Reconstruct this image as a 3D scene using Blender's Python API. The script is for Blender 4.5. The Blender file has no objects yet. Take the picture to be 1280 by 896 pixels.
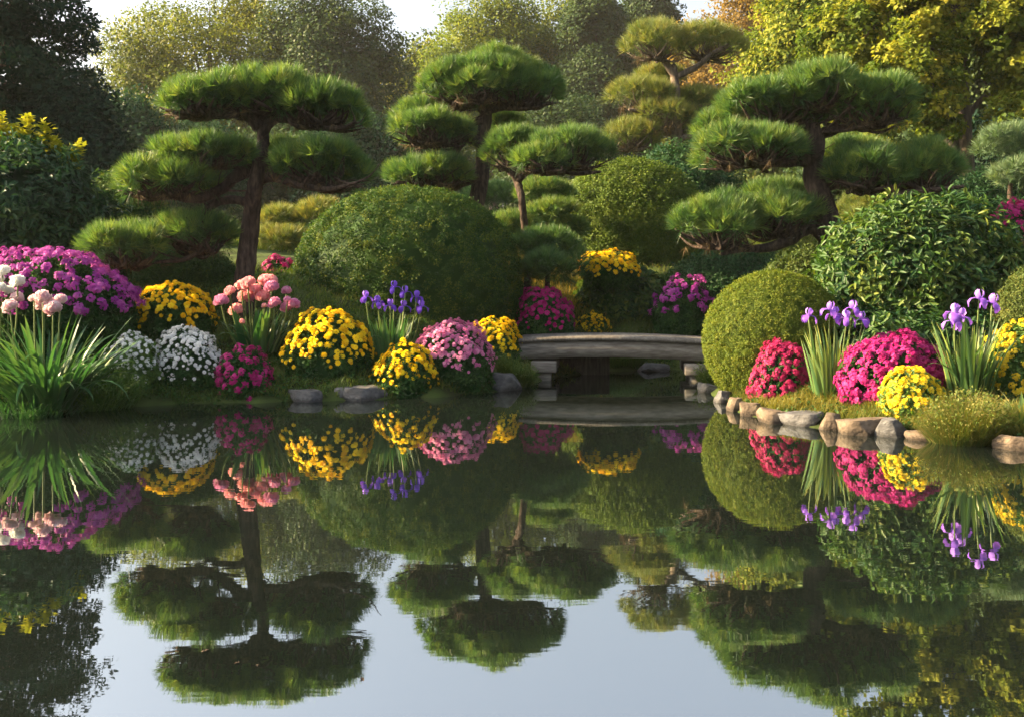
import bpy, bmesh, math, random
import numpy as np
from mathutils import Vector

# ------------------------------------------------------------------ camera, sky, sun, exposure
F, CX, HY, CZ = 1350.0, 640.0, 332.0, 1.62          # focal length (px of the 1280 px photo), centre, horizon, eye height
SC = bpy.context.scene
COL = SC.collection
cam_d = bpy.data.cameras.new("camera")
cam = bpy.data.objects.new("camera", cam_d)
COL.objects.link(cam)
cam.location = (0, 0, CZ)
cam.rotation_euler = (math.radians(90), 0, 0)
cam_d.sensor_width = 36
cam_d.lens = F / 1280 * 36
cam_d.shift_y = -(448 - HY) / 1280
cam_d.clip_start = 0.1
cam_d.clip_end = 2000
SC.camera = cam

SUN_EL, SUN_BACK = 25.0, 4.0                        # degrees; sun stands to the left, a little behind the scene
w = bpy.data.worlds.new("World"); SC.world = w; w.use_nodes = True
nt = w.node_tree
bg = nt.nodes["Background"]
sky = nt.nodes.new("ShaderNodeTexSky")
sky.sky_type = 'NISHITA'; sky.sun_disc = False
sky.sun_elevation = math.radians(SUN_EL)
sky.sun_rotation = math.radians(-90 + SUN_BACK)
sky.air_density = 1.0; sky.dust_density = 6.0; sky.ozone_density = 0.6
hs = nt.nodes.new("ShaderNodeHueSaturation"); hs.inputs["Saturation"].default_value = 0.6      # pale, slightly overcast morning sky
nt.links.new(sky.outputs[0], hs.inputs["Color"]); nt.links.new(hs.outputs[0], bg.inputs[0])
bg.inputs[1].default_value = 0.082
sd = bpy.data.lights.new("sun", 'SUN'); sun = bpy.data.objects.new("sun", sd); COL.objects.link(sun)
sd.energy = 5.0; sd.angle = math.radians(0.55); sd.color = (1.0, 0.72, 0.38)
e, b = math.radians(SUN_EL), math.radians(SUN_BACK)
to_sun = Vector((-math.cos(e) * math.cos(b), math.cos(e) * math.sin(b), math.sin(e)))
sun.rotation_euler = to_sun.to_track_quat('Z', 'Y').to_euler()
SC.view_settings.view_transform = 'Standard'
SC.view_settings.look = 'None'
SC.view_settings.exposure = 2.45
SC.view_settings.gamma = 1.0
SC.cycles.max_bounces = 6
SC.cycles.diffuse_bounces = 3
SC.cycles.glossy_bounces = 3
SC.cycles.transmission_bounces = 3
SC.cycles.volume_bounces = 0
SC.cycles.use_denoising = True
SC.cycles.caustics_reflective = False
SC.cycles.caustics_refractive = False

# ------------------------------------------------------------------ numpy mesh helpers
R = np.random.default_rng(11)
UP = np.array([0., 0., 1.])

def nrm(a):
    a = np.asarray(a, float)
    return a / np.maximum(np.linalg.norm(a, axis=-1, keepdims=True), 1e-9)

def rand_unit(n):
    return nrm(R.normal(size=(n, 3)))

def perp(D):
    r = rand_unit(len(D))
    return nrm(np.cross(D, r))

def P(px, py, Y):
    return np.array([(px - CX) / F * Y, Y, CZ + (HY - py) / F * Y])

class MB:
    """collects vertices, faces and a per-vertex tint, builds ONE mesh object"""
    def __init__(s):
        s.V = []; s.T = []; s.B = []; s.n = 0
    def add(s, V, Fa, tint=0.5, mat=0):
        V = np.asarray(V, float).reshape(-1, 3); Fa = np.asarray(Fa, np.int64)
        if len(V) == 0: return
        t = np.broadcast_to(np.asarray(tint, float), (len(V),))
        s.V.append(V); s.T.append(t); s.B.append((Fa + s.n, mat)); s.n += len(V)
    def mesh(s, name, mats, origin=(0, 0, 0), smooth=False):
        V = np.concatenate(s.V) - np.asarray(origin, float); T = np.concatenate(s.T)
        me = bpy.data.meshes.new(name)
        loops = np.concatenate([f.ravel() for f, m in s.B])
        cnt = np.concatenate([np.full(len(f), f.shape[1]) for f, m in s.B])
        mi = np.concatenate([np.full(len(f), m) for f, m in s.B])
        st = np.concatenate([[0], np.cumsum(cnt)[:-1]])
        me.vertices.add(len(V)); me.vertices.foreach_set("co", V.astype(np.float32).ravel())
        me.loops.add(len(loops)); me.loops.foreach_set("vertex_index", loops.astype(np.int32))
        me.polygons.add(len(cnt)); me.polygons.foreach_set("loop_start", st.astype(np.int32))
        me.polygons.foreach_set("material_index", mi.astype(np.int32))
        if smooth: me.polygons.foreach_set("use_smooth", np.ones(len(cnt), bool))
        me.update(calc_edges=True)
        a = me.attributes.new("tint", 'FLOAT', 'POINT'); a.data.foreach_set("value", T.astype(np.float32))
        for m in (mats if isinstance(mats, (list, tuple)) else [mats]): me.materials.append(m)
        return me
    def build(s, name, mats, parent=None, smooth=False, origin=None, label=None, kind=None):
        org = ORG.get(parent.name, (0, 0, 0)) if parent is not None else (origin if origin is not None else (0, 0, 0))
        o = bpy.data.objects.new(name, s.mesh(name, mats, org, smooth))
        COL.objects.link(o)
        if parent is not None:
            o.parent = parent; ORG[o.name] = tuple(org)
        elif origin is not None:
            o.location = origin; ORG[o.name] = tuple(origin)
        if label: o["label"] = label
        if kind: o["kind"] = kind
        return o

ORG = {}
def tag(o, label=None, cat=None, group=None, kind=None):
    if label: o["label"] = label
    if cat: o["category"] = cat
    if group: o["group"] = group
    if kind: o["kind"] = kind
    return o

def thing(name, label, cat, loc, group=None):
    o = bpy.data.objects.new(name, None); COL.objects.link(o)
    o.empty_display_size = 0.2
    o.location = tuple(float(v) for v in loc); ORG[o.name] = tuple(float(v) for v in loc)
    return tag(o, label, cat, group)

def link_mesh(name, me, parent, loc, rot=None, scale=1.0, label=None):
    o = bpy.data.objects.new(name, me); COL.objects.link(o); o.parent = parent
    o.location = tuple(np.asarray(loc, float) - np.asarray(ORG[parent.name]))
    if rot is not None: o.rotation_mode = 'QUATERNION'; o.rotation_quaternion = rot
    o.scale = (scale,) * 3
    if label: o["label"] = label
    return o

def copy_tree(root, loc, rotz, scale, label):
    r = root.copy(); COL.objects.link(r); r.location = loc; r.rotation_euler = (0, 0, rotz); r.scale = scale; r["label"] = label
    for ch in list(root.children):
        c = ch.copy(); COL.objects.link(c); c.parent = r
        for g in list(ch.children):
            d = g.copy(); COL.objects.link(d); d.parent = c
    return r

def leaves(mb, Pn, D, N, L, Wd, tint, fold=0.25, hexa=False, mat=0):
    n = len(Pn)
    if n == 0: return
    L = np.broadcast_to(np.asarray(L, float), (n,))[:, None]; Wd = np.broadcast_to(np.asarray(Wd, float), (n,))[:, None]
    D = nrm(D); S = nrm(np.cross(D, N)); U = np.cross(S, D)
    tint = np.broadcast_to(np.asarray(tint, float), (n,))
    if not hexa:
        V = np.stack([Pn, Pn + D * L * .45 + S * Wd * .5 + U * Wd * fold, Pn + D * L, Pn + D * L * .45 - S * Wd * .5 + U * Wd * fold], 1)
        Fa = np.arange(4 * n).reshape(n, 4)
        mb.add(V, Fa, np.repeat(tint, 4), mat)
    else:
        f = U * Wd * fold
        V = np.stack([Pn, Pn + D * L * .3 + S * Wd * .42 + f, Pn + D * L * .68 + S * Wd * .40 + f - U * L * .06, Pn + D * L - U * L * .16,
                      Pn + D * L * .68 - S * Wd * .40 + f - U * L * .06, Pn + D * L * .3 - S * Wd * .42 + f], 1)
        i = np.arange(n)[:, None] * 6
        Fa = np.concatenate([i + np.array([0, 1, 2, 3]), i + np.array([0, 3, 4, 5])])
        mb.add(V, Fa, np.repeat(tint, 6), mat)

def scatter(mb, TV, TF, Pn, D, scale, tint, mat=0):
    """stamp a template (z axis -> D) with a random spin"""
    n = len(Pn); D = nrm(D); X = perp(D); Yv = np.cross(D, X)
    s = np.broadcast_to(np.asarray(scale, float), (n,))[:, None, None]
    V = (TV[None, :, 0:1] * X[:, None] + TV[None, :, 1:2] * Yv[:, None] + TV[None, :, 2:3] * D[:, None]) * s + Pn[:, None]
    k = len(TV)
    t = np.broadcast_to(np.asarray(tint, float), (n,))
    for fa in TF:
        pass
    Fs = {}
    for fa in TF: Fs.setdefault(len(fa), []).append(fa)
    first = True
    for kk, fl in Fs.items():
        fa = (np.arange(n)[:, None, None] * k + np.array(fl)[None]).reshape(-1, kk)
        if first: mb.add(V, fa, np.repeat(t, k), mat); base = mb.n - n * k; first = False
        else: mb.B.append((fa + base, mat))

def needles(mb, Pn, D, n, L, wd, spread, tint, mat=0):
    m = len(Pn)
    PP = np.repeat(Pn, n, 0); DD = nrm(np.repeat(nrm(D), n, 0) + R.normal(size=(m * n, 3)) * spread)
    S = perp(DD) * wd * .5
    LL = (L * R.uniform(.7, 1.15, m * n))[:, None]
    PP = PP + DD * R.uniform(0, .25, (m * n, 1)) * L
    V = np.stack([PP - S, PP + S, PP + DD * LL], 1)
    tt = np.repeat(np.broadcast_to(np.asarray(tint, float), (m,)), n) + R.normal(size=m * n) * .09
    mb.add(V, np.arange(3 * m * n).reshape(-1, 3), np.repeat(np.clip(tt, 0, 1), 3), mat)

def spline(pts, per=5):
    pts = np.asarray(pts, float)
    if len(pts) < 3: per = max(per, 2)
    p = np.vstack([2 * pts[0] - pts[1], pts, 2 * pts[-1] - pts[-2]])
    out = []
    for i in range(1, len(p) - 2):
        for t in np.linspace(0, 1, per, endpoint=False):
            a, b_, c, d = p[i - 1], p[i], p[i + 1], p[i + 2]
            out.append(.5 * ((2 * b_) + (-a + c) * t + (2 * a - 5 * b_ + 4 * c - d) * t * t + (-a + 3 * b_ - 3 * c + d) * t ** 3))
    out.append(p[-2])
    return np.array(out)

def tube(mb, pts, rad, sides=8, per=5, rough=0.0, tint=.5, mat=0):
    """tapered tube along a smooth path; pts (n,3), rad (n)"""
    q = spline(np.column_stack([np.asarray(pts, float), np.asarray(rad, float)]), per)
    p, r = q[:, :3], np.maximum(q[:, 3], .0015)
    t = nrm(np.gradient(p, axis=0))
    u = np.array([0.31, .94, .12]); fr = []
    for i in range(len(p)):
        u = u - t[i] * np.dot(u, t[i]); u = u / max(np.linalg.norm(u), 1e-6); fr.append(u)
    Uv = np.array(fr); Wv = np.cross(t, Uv)
    a = np.linspace(0, 2 * np.pi, sides, endpoint=False)
    rr = r[:, None] * (1 + rough * R.normal(size=(len(p), sides)))
    V = p[:, None] + (Uv[:, None] * np.cos(a)[None, :, None] + Wv[:, None] * np.sin(a)[None, :, None]) * rr[..., None]
    m = len(p)
    i, j = np.meshgrid(np.arange(m - 1), np.arange(sides), indexing='ij'); j2 = (j + 1) % sides
    Fa = np.stack([i * sides + j, i * sides + j2, (i + 1) * sides + j2, (i + 1) * sides + j], -1).reshape(-1, 4)
    V = np.concatenate([V.reshape(-1, 3), p[-1:] + t[-1:] * r[-1]])
    mb.add(V, Fa, tint, mat)
    tip = m * sides
    k = (m - 1) * sides
    base = mb.n - len(V)
    mb.B.append((np.array([[k + q_, k + (q_ + 1) % sides, tip] for q_ in range(sides)]) + base, mat))

def ellipsoid(mb, c, r, nu=28, nv=14, tint=.3, bump=0.04, zmin=-1.0, mat=0):
    th = np.linspace(0, 2 * np.pi, nu, endpoint=False); ph = np.linspace(np.pi / 2, math.asin(max(zmin, -1)), nv)
    T, Ph = np.meshgrid(th, ph)
    d = np.stack([np.cos(T) * np.cos(Ph), np.sin(T) * np.cos(Ph), np.sin(Ph)], -1).reshape(-1, 3)
    k = 1 + bump * np.sin(d @ np.array([7., 3, 5]) + 1) * np.sin(d @ np.array([-4., 8, 3]) + 2)
    V = np.asarray(c) + d * np.asarray(r) * k[:, None]
    i, j = np.meshgrid(np.arange(nv - 1), np.arange(nu), indexing='ij'); j2 = (j + 1) % nu
    Fa = np.stack([i * nu + j, (i + 1) * nu + j, (i + 1) * nu + j2, i * nu + j2], -1).reshape(-1, 4)
    mb.add(V, Fa, tint, mat)

def sph_dirs(n, zmin=-1., zmax=1.):
    """evenly spread directions with jitter"""
    k = np.arange(n) + .5
    z = zmax - (zmax - zmin) * k / n
    a = k * 2.399963 + R.normal(size=n) * .12
    z = np.clip(z + R.normal(size=n) * .5 * (zmax - zmin) / n ** .5 * .3, zmin, zmax)
    s = np.sqrt(np.maximum(0, 1 - z * z))
    return np.stack([s * np.cos(a), s * np.sin(a), z], 1)

def clump_leaves(mb, C, N, rc, nper, L, Wd, up=.35, out=.6, hexa=False, fold=.25, t0=(.2, .8), mat=0, flat=1.0):
    """leaves spread through clumps centred C facing N"""
    nc = len(C); n = nc * nper
    rc = np.broadcast_to(np.asarray(rc, float), (nc,))
    Ni = np.repeat(N, nper, 0)
    o = rand_unit(n) + Ni * .45
    rad = R.uniform(.35, 1, (n, 1)) ** .5
    off = o * rad * np.repeat(rc, nper)[:, None]; off[:, 2] *= flat
    Pn = np.repeat(C, nper, 0) + off
    face = nrm(o * out + Ni * .5 + UP * up + R.normal(size=(n, 3)) * .35)
    D = nrm(np.cross(face, rand_unit(n)) + o * .35)
    tt = np.clip(np.repeat(R.uniform(t0[0], t0[1], nc), nper) + R.normal(size=n) * .13, 0, 1)
    leaves(mb, Pn, D, face, L * R.uniform(.7, 1.25, n), Wd * R.uniform(.75, 1.2, n), tt, fold, hexa, mat)

# ------------------------------------------------------------------ materials
def new_mat(name):
    m = bpy.data.materials.new(name); m.use_nodes = True
    n = m.node_tree.nodes; l = m.node_tree.links
    return m, n, l, n["Principled BSDF"], n["Material Output"]

def ramp(n, cols):
    r = n.new("ShaderNodeValToRGB"); el = r.color_ramp.elements
    while len(el) < len(cols): el.new(.5)
    for i, c in enumerate(cols):
        el[i].position = i / (len(cols) - 1); el[i].color = (*c, 1)
    return r

def leaf_mat(name, cols, trans=.3, rough=.5, spec=.25, tcol=None):
    m, n, l, p, out = new_mat(name)
    a = n.new("ShaderNodeAttribute"); a.attribute_name = "tint"
    r = ramp(n, cols); l.new(a.outputs["Fac"], r.inputs[0]); l.new(r.outputs[0], p.inputs["Base Color"])
    p.inputs["Roughness"].default_value = rough; p.inputs["Specular IOR Level"].default_value = spec
    if trans > 0:
        t = n.new("ShaderNodeBsdfTranslucent"); mx = n.new("ShaderNodeMixShader"); mx.inputs[0].default_value = trans
        g = n.new("ShaderNodeMix"); g.data_type = 'RGBA'; g.blend_type = 'MULTIPLY'; g.inputs[0].default_value = 1.0
        l.new(r.outputs[0], g.inputs[6]); g.inputs[7].default_value = tcol or (1.5, 1.5, .7, 1)
        l.new(g.outputs[2], t.inputs[0])
        l.new(p.outputs[0], mx.inputs[1]); l.new(t.outputs[0], mx.inputs[2]); l.new(mx.outputs[0], out.inputs[0])
    return m

def noise_mat(name, cols, scale=8, stretch=(1, 1, 1), rough=.8, bump=.3, bdist=.02, detail=6, spec=.3, scale2=None):
    m, n, l, p, out = new_mat(name)
    tc = n.new("ShaderNodeTexCoord"); mp = n.new("ShaderNodeMapping"); mp.inputs["Scale"].default_value = stretch
    l.new(tc.outputs["Object"], mp.inputs[0])
    nz = n.new("ShaderNodeTexNoise"); nz.inputs["Scale"].default_value = scale; nz.inputs["Detail"].default_value = detail
    l.new(mp.outputs[0], nz.inputs[0])
    r = ramp(n, cols); mr = n.new("ShaderNodeMapRange"); mr.inputs[1].default_value = .28; mr.inputs[2].default_value = .72
    l.new(nz.outputs[0], mr.inputs[0]); l.new(mr.outputs[0], r.inputs[0]); l.new(r.outputs[0], p.inputs["Base Color"])
    p.inputs["Roughness"].default_value = rough; p.inputs["Specular IOR Level"].default_value = spec
    b_ = n.new("ShaderNodeBump"); b_.inputs["Strength"].default_value = bump; b_.inputs["Distance"].default_value = bdist
    n2 = n.new("ShaderNodeTexNoise"); n2.inputs["Scale"].default_value = scale2 or scale * 2.5; n2.inputs["Detail"].default_value = 8
    l.new(mp.outputs[0], n2.inputs[0]); l.new(n2.outputs[0], b_.inputs["Height"]); l.new(b_.outputs[0], p.inputs["Normal"])
    return m

M = {}
M['needle'] = leaf_mat("pine needles", [(.03, .075, .03), (.06, .13, .04), (.12, .19, .045), (.19, .22, .06)], .35, .45, .3)
M['needle_back'] = leaf_mat("old pine needles", [(.06, .10, .03), (.12, .16, .042), (.19, .20, .05), (.25, .21, .06)], .28, .5, .25)
M['needle_dead'] = leaf_mat("dry pine needles", [(.06, .042, .022), (.13, .09, .04)], .1, .7, .2)
M['clipped'] = leaf_mat("clipped box leaves", [(.018, .052, .014), (.04, .085, .018), (.12, .145, .02)], .25, .6, .1)
M['clipped_light'] = leaf_mat("clipped yew leaves", [(.045, .085, .014), (.085, .13, .02), (.14, .17, .025)], .25, .6, .1)
M['clipped_dome_leaf'] = leaf_mat("clipped golden yew", [(.048, .085, .014), (.098, .135, .018), (.17, .18, .024)], .3, .6, .1)
M['laurel'] = leaf_mat("laurel leaves", [(.012, .040, .018), (.025, .07, .026), (.055, .11, .03)], .2, .4, .22)
M['rhodo'] = leaf_mat("rhododendron leaves", [(.012, .042, .014), (.028, .072, .018), (.06, .11, .022), (.13, .16, .03)], .28, .45, .2)
M['dark_shrub'] = leaf_mat("dark shrub leaves", [(.012, .04, .018), (.022, .06, .024), (.04, .085, .03)], .2, .5, .07)
M['olive_shrub'] = leaf_mat("olive shrub leaves", [(.04, .07, .02), (.08, .11, .028), (.14, .14, .035)], .25, .5, .07)
M['blue_pine'] = leaf_mat("blue green pine needles", [(.05, .10, .05), (.10, .16, .08), (.15, .20, .09)], .25, .5, .25)
M['mum_leaf'] = leaf_mat("flower bed leaves", [(.016, .05, .016), (.032, .085, .024), (.06, .125, .03)], .25, .5, .07)
M['lime_leaf'] = leaf_mat("fresh green leaves", [(.04, .10, .02), (.08, .16, .03), (.14, .22, .04)], .3, .5, .3)
M['blade'] = leaf_mat("strap leaves", [(.022, .08, .028), (.042, .12, .04), (.068, .14, .045), (.11, .15, .05)], .3, .4, .35)
M['iris_blade'] = leaf_mat("iris leaves", [(.04, .10, .035), (.08, .15, .045), (.15, .20, .05), (.28, .27, .08)], .35, .4, .35)
M['stem'] = leaf_mat("flower stems", [(.07, .12, .03), (.13, .17, .05)], .15, .5, .3)
M['grass'] = leaf_mat("bank grass", [(.035, .075, .015), (.07, .115, .022), (.12, .14, .03), (.19, .16, .05)], .3, .6, .15)
M['golden'] = leaf_mat("golden meadow grass", [(.09, .11, .02), (.17, .15, .03), (.28, .2, .04)], .35, .6, .15)
M['tree_yellow'] = leaf_mat("yellowing leaves", [(.045, .07, .016), (.085, .11, .02), (.16, .165, .026)], .4, .5, .07)
M['tree_green'] = leaf_mat("fresh tree leaves", [(.04, .07, .014), (.085, .125, .02), (.17, .19, .025)], .35, .5, .07)
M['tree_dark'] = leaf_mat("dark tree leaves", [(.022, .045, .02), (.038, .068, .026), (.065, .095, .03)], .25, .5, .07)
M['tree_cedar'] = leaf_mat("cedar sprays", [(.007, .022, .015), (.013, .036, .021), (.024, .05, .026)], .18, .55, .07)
M['tree_orange'] = leaf_mat("autumn leaves", [(.075, .06, .018), (.14, .09, .022), (.21, .14, .03)], .38, .55, .07)
M['tree_maple'] = leaf_mat("golden green leaves", [(.04, .072, .012), (.08, .118, .016), (.145, .17, .02), (.25, .24, .03)], .36, .5, .07)
M['bark'] = noise_mat("pine bark", [(.012, .009, .007), (.045, .033, .026), (.10, .072, .055)], 22, (1, 1, .22), .9, .9, .03, 8, .15)
M['bark_grey'] = noise_mat("grey bark", [(.04, .033, .027), (.10, .08, .062), (.18, .14, .105)], 14, (1, 1, .2), .9, .8, .03, 8, .15)
M['wood'] = noise_mat("weathered timber", [(.08, .072, .062), (.16, .147, .127), (.25, .235, .207)], 5, (1, 6, 6), .75, .2, .004, 8, .3)
M['wood_dark'] = noise_mat("dark timber and void shade", [(.018, .015, .012), (.05, .042, .034), (.09, .078, .063)], 6, (5, 5, 1), .7, .35, .01, 8, .3)  # dark abutment timber; also the painted shade of the void under the deck
M['planks'] = noise_mat("weathered planks", [(.08, .073, .064), (.13, .12, .105), (.20, .187, .168)], 5, (6, 1, 6), .8, .2, .004, 8, .2)
n_ = M['planks'].node_tree.nodes; l_ = M['planks'].node_tree.links; p_ = n_["Principled BSDF"]; src = p_.inputs["Base Color"].links[0].from_socket
at_ = n_.new("ShaderNodeAttribute"); at_.attribute_name = "tint"; m_ = n_.new("ShaderNodeMapRange"); m_.inputs[3].default_value = .8; m_.inputs[4].default_value = 1.15
l_.new(at_.outputs["Fac"], m_.inputs[0]); mu = n_.new("ShaderNodeMix"); mu.data_type = 'RGBA'; mu.blend_type = 'MULTIPLY'; mu.inputs[0].default_value = 1
l_.new(src, mu.inputs[6]); l_.new(m_.outputs[0], mu.inputs[7]); l_.new(mu.outputs[2], p_.inputs["Base Color"])
M['stone'] = noise_mat("grey stone", [(.03, .031, .033), (.07, .071, .073), (.13, .13, .128)], 9, (1, 1, 1.5), .75, .5, .03, 8, .35)
M['stone_tan'] = noise_mat("tan stone", [(.05, .037, .026), (.11, .082, .056), (.19, .145, .10)], 8, (1, 1, 1.4), .8, .6, .03, 8, .3)

for key in ('stone', 'stone_tan'):                          # stones are wet and dark just above the water
    mm = M[key]; n_ = mm.node_tree.nodes; l_ = mm.node_tree.links; p_ = n_["Principled BSDF"]
    src = p_.inputs["Base Color"].links[0].from_socket
    g_ = n_.new("ShaderNodeNewGeometry"); sx = n_.new("ShaderNodeSeparateXYZ"); l_.new(g_.outputs["Position"], sx.inputs[0])
    nz_ = n_.new("ShaderNodeTexNoise"); nz_.inputs["Scale"].default_value = 14
    ad = n_.new("ShaderNodeMath"); ad.operation = 'MULTIPLY_ADD'; ad.inputs[1].default_value = .09; l_.new(nz_.outputs[0], ad.inputs[0]); l_.new(sx.outputs[2], ad.inputs[2])
    m_ = n_.new("ShaderNodeMapRange"); m_.inputs[1].default_value = .065; m_.inputs[2].default_value = .1; m_.inputs[3].default_value = .35; m_.inputs[4].default_value = 1; l_.new(ad.outputs[0], m_.inputs[0])
    mu = n_.new("ShaderNodeMix"); mu.data_type = 'RGBA'; mu.blend_type = 'MULTIPLY'; mu.inputs[0].default_value = 1
    l_.new(src, mu.inputs[6]); l_.new(m_.outputs[0], mu.inputs[7]); l_.new(mu.outputs[2], p_.inputs["Base Color"])

def petal_mat(name, cols, trans=.3):
    return leaf_mat(name, cols, trans, .55, .2, (1.1, 1.1, 1.0, 1))
M['yellow'] = petal_mat("yellow petals", [(.68, .38, .004), (.86, .60, .006), (.90, .72, .025)])
M['lemon'] = petal_mat("lemon petals", [(.60, .42, .012), (.78, .60, .025), (.85, .70, .06)])
M['pink'] = petal_mat("pink petals", [(.55, .13, .32), (.72, .25, .45), (.80, .38, .55)])
M['peony'] = petal_mat("peony petals", [(.80, .28, .34), (.88, .44, .47), (.90, .60, .58)])
M['peony_mauve'] = petal_mat("mauve peony petals", [(.62, .18, .38), (.74, .32, .52), (.80, .48, .64)])
M['pale'] = petal_mat("pale pink petals", [(.74, .42, .50), (.82, .60, .64), (.86, .74, .76)])
M['white'] = petal_mat("white petals", [(.72, .72, .72), (.81, .81, .80), (.86, .86, .84)])
M['magenta'] = petal_mat("magenta petals", [(.26, .005, .09), (.38, .012, .15), (.50, .04, .22)])
M['violet_pink'] = petal_mat("violet pink petals", [(.24, .02, .22), (.38, .05, .32), (.52, .12, .42)])
M['crimson'] = petal_mat("crimson petals", [(.24, .006, .05), (.36, .014, .09), (.46, .04, .14)])
M['iris'] = petal_mat("iris petals", [(.10, .03, .38), (.17, .07, .55), (.30, .16, .70)])
M['iris_light'] = petal_mat("light iris petals", [(.18, .06, .46), (.30, .13, .64), (.46, .26, .76)])
M['orange_dot'] = petal_mat("orange centres", [(.6, .22, .01), (.75, .36, .02)])
M['spray'] = petal_mat("yellow green sprays", [(.22, .25, .012), (.36, .36, .018), (.50, .46, .03)])
M['goldenrod'] = petal_mat("goldenrod sprays", [(.45, .30, .008), (.62, .44, .012), (.72, .55, .03)])

# water
m, n, l, p, out = new_mat("pond water")
geo = n.new("ShaderNodeNewGeometry")
mp = n.new("ShaderNodeMapping"); mp.inputs["Scale"].default_value = (1.2, 3.0, 1); l.new(geo.outputs["Position"], mp.inputs[0])
nz = n.new("ShaderNodeTexNoise"); nz.inputs["Scale"].default_value = 2.2; nz.inputs["Detail"].default_value = 2.5; nz.inputs["Roughness"].default_value = .5
l.new(mp.outputs[0], nz.inputs[0])
bp = n.new("ShaderNodeBump"); bp.inputs["Strength"].default_value = .5; bp.inputs["Distance"].default_value = .0007
l.new(nz.outputs[0], bp.inputs["Height"])
gl = n.new("ShaderNodeBsdfGlossy"); gl.inputs["Roughness"].default_value = .012; gl.inputs["Color"].default_value = (.77, .80, .81, 1)
l.new(bp.outputs[0], gl.inputs["Normal"])
df = n.new("ShaderNodeBsdfDiffuse"); df.inputs[0].default_value = (.008, .012, .010, 1)
lw = n.new("ShaderNodeLayerWeight"); lw.inputs[0].default_value = .75
mr = n.new("ShaderNodeMapRange"); mr.inputs[3].default_value = .45; mr.inputs[4].default_value = .95
l.new(lw.outputs["Fresnel"], mr.inputs[0])
mx = n.new("ShaderNodeMixShader"); l.new(mr.outputs[0], mx.inputs[0]); l.new(df.outputs[0], mx.inputs[1]); l.new(gl.outputs[0], mx.inputs[2])
l.new(mx.outputs[0], out.inputs[0]); M['water'] = m

# ground: damp earth with moss
M['ground'] = noise_mat("mossy earth", [(.022, .018, .010), (.03, .045, .012), (.05, .075, .018), (.075, .09, .025)], 1.6, (1, 1, 1), .95, .6, .04, 8, .1, 14)

# ------------------------------------------------------------------ terrain and water
def shore_pt(px, py):
    Y = F * CZ / (py - HY); return ((px - CX) / F * Y, Y)
SHORE = [(-12, -9), (-12, 2), (-9.5, 7), (-6.9, 9.6)] + [shore_pt(*q) for q in
         [(-60, 525), (0, 519), (90, 514), (190, 506), (300, 503), (400, 501), (480, 499), (560, 495), (605, 491), (650, 485), (668, 480), (676, 474), (738, 467)]] + \
        [(1.3, 16.5), (2.2, 16.8), (3.2, 16.6), (3.9, 15.9), (3.2, 14.9)] + [shore_pt(*q) for q in
         [(893, 490), (906, 502), (926, 514), (960, 525), (1010, 532), (1090, 541), (1180, 550), (1280, 562), (1345, 578)]] + [(6.5, 6.5), (9, 2), (9, -9)]
SHORE = np.array(SHORE)

def shore_dist(x, y):
    """signed distance to the waterline, positive on land"""
    x = np.asarray(x, float); y = np.asarray(y, float)
    d = np.full(x.shape, 1e9); ins = np.zeros(x.shape, bool)
    for (ax, ay), (bx, by) in zip(SHORE, np.roll(SHORE, -1, 0)):
        ex, ey = bx - ax, by - ay
        t = np.clip(((x - ax) * ex + (y - ay) * ey) / (ex * ex + ey * ey), 0, 1)
        d = np.minimum(d, np.hypot(x - ax - t * ex, y - ay - t * ey))
        c = (ay > y) != (by > y)
        with np.errstate(divide='ignore', invalid='ignore'):
            ins ^= c & (x < ex * (y - ay) / (ey if ey else 1e-9) + ax)
    return np.where(ins, -d, d)

def terrain(x, y):
    x = np.asarray(x, float); y = np.asarray(y, float)
    s = shore_dist(x, y)
    s = s + .06 * np.sin(x * 5.1 + y * 3.3) + .05 * np.sin(x * 11.3 - y * 7.1)
    z = np.interp(s, [-1.2, 0, .12, .45, 1, 2, 3, 5, 8, 14, 30, 70], [-.7, 0, .09, .21, .44, .92, 1.3, 1.75, 2.05, 2.35, 2.9, 3.6])
    fr = np.clip((x - 2.2) / 1.0, 0, 1) * np.clip((16.5 - y) / 2.0, 0, 1)
    z = np.where(z > 0, z * (1 - .38 * fr), z)
    return z + np.clip(s, 0, 1) * .035 * (np.sin(x * 2.3 + 1) * np.sin(y * 2.7) + .5 * np.sin(x * 5.9 - y * 4.7))

def ground_hit(px, py):
    Y = np.arange(6, 70, .02)
    q = np.stack([(px - CX) / F * Y, Y, CZ + (HY - py) / F * Y], 1)
    hit = np.nonzero(q[:, 2] <= terrain(q[:, 0], q[:, 1]))[0]
    hit = hit[terrain(q[hit, 0], q[hit, 1]) > .02] if len(hit) else hit
    return float(Y[hit[0]]) if len(hit) else 20.0

ax = np.concatenate([-np.geomspace(240, 14.2, 30), np.arange(-14, 14.01, .2), np.geomspace(14.2, 240, 30)])
ay = np.concatenate([-np.geomspace(90, 10.3, 12), np.arange(-10, 32, .2), np.geomspace(32.2, 290, 40)])
XX, YY = np.meshgrid(ax, ay)
mb = MB()
nu, nv = len(ax), len(ay)
i, j = np.meshgrid(np.arange(nv - 1), np.arange(nu - 1), indexing='ij')
mb.add(np.stack([XX, YY, terrain(XX, YY)], -1), np.stack([i * nu + j, i * nu + j + 1, (i + 1) * nu + j + 1, (i + 1) * nu + j], -1).reshape(-1, 4))
tag(mb.build("ground", M['ground'], smooth=True), kind='structure')
mb = MB(); mb.add([(-14, -11, 0), (14, -11, 0), (14, 19.5, 0), (-14, 19.5, 0)], [[0, 1, 2, 3]])
tag(mb.build("water", M['water']), kind='structure')

def zg(x, y): return float(terrain(np.array([x]), np.array([y]))[0])

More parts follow.
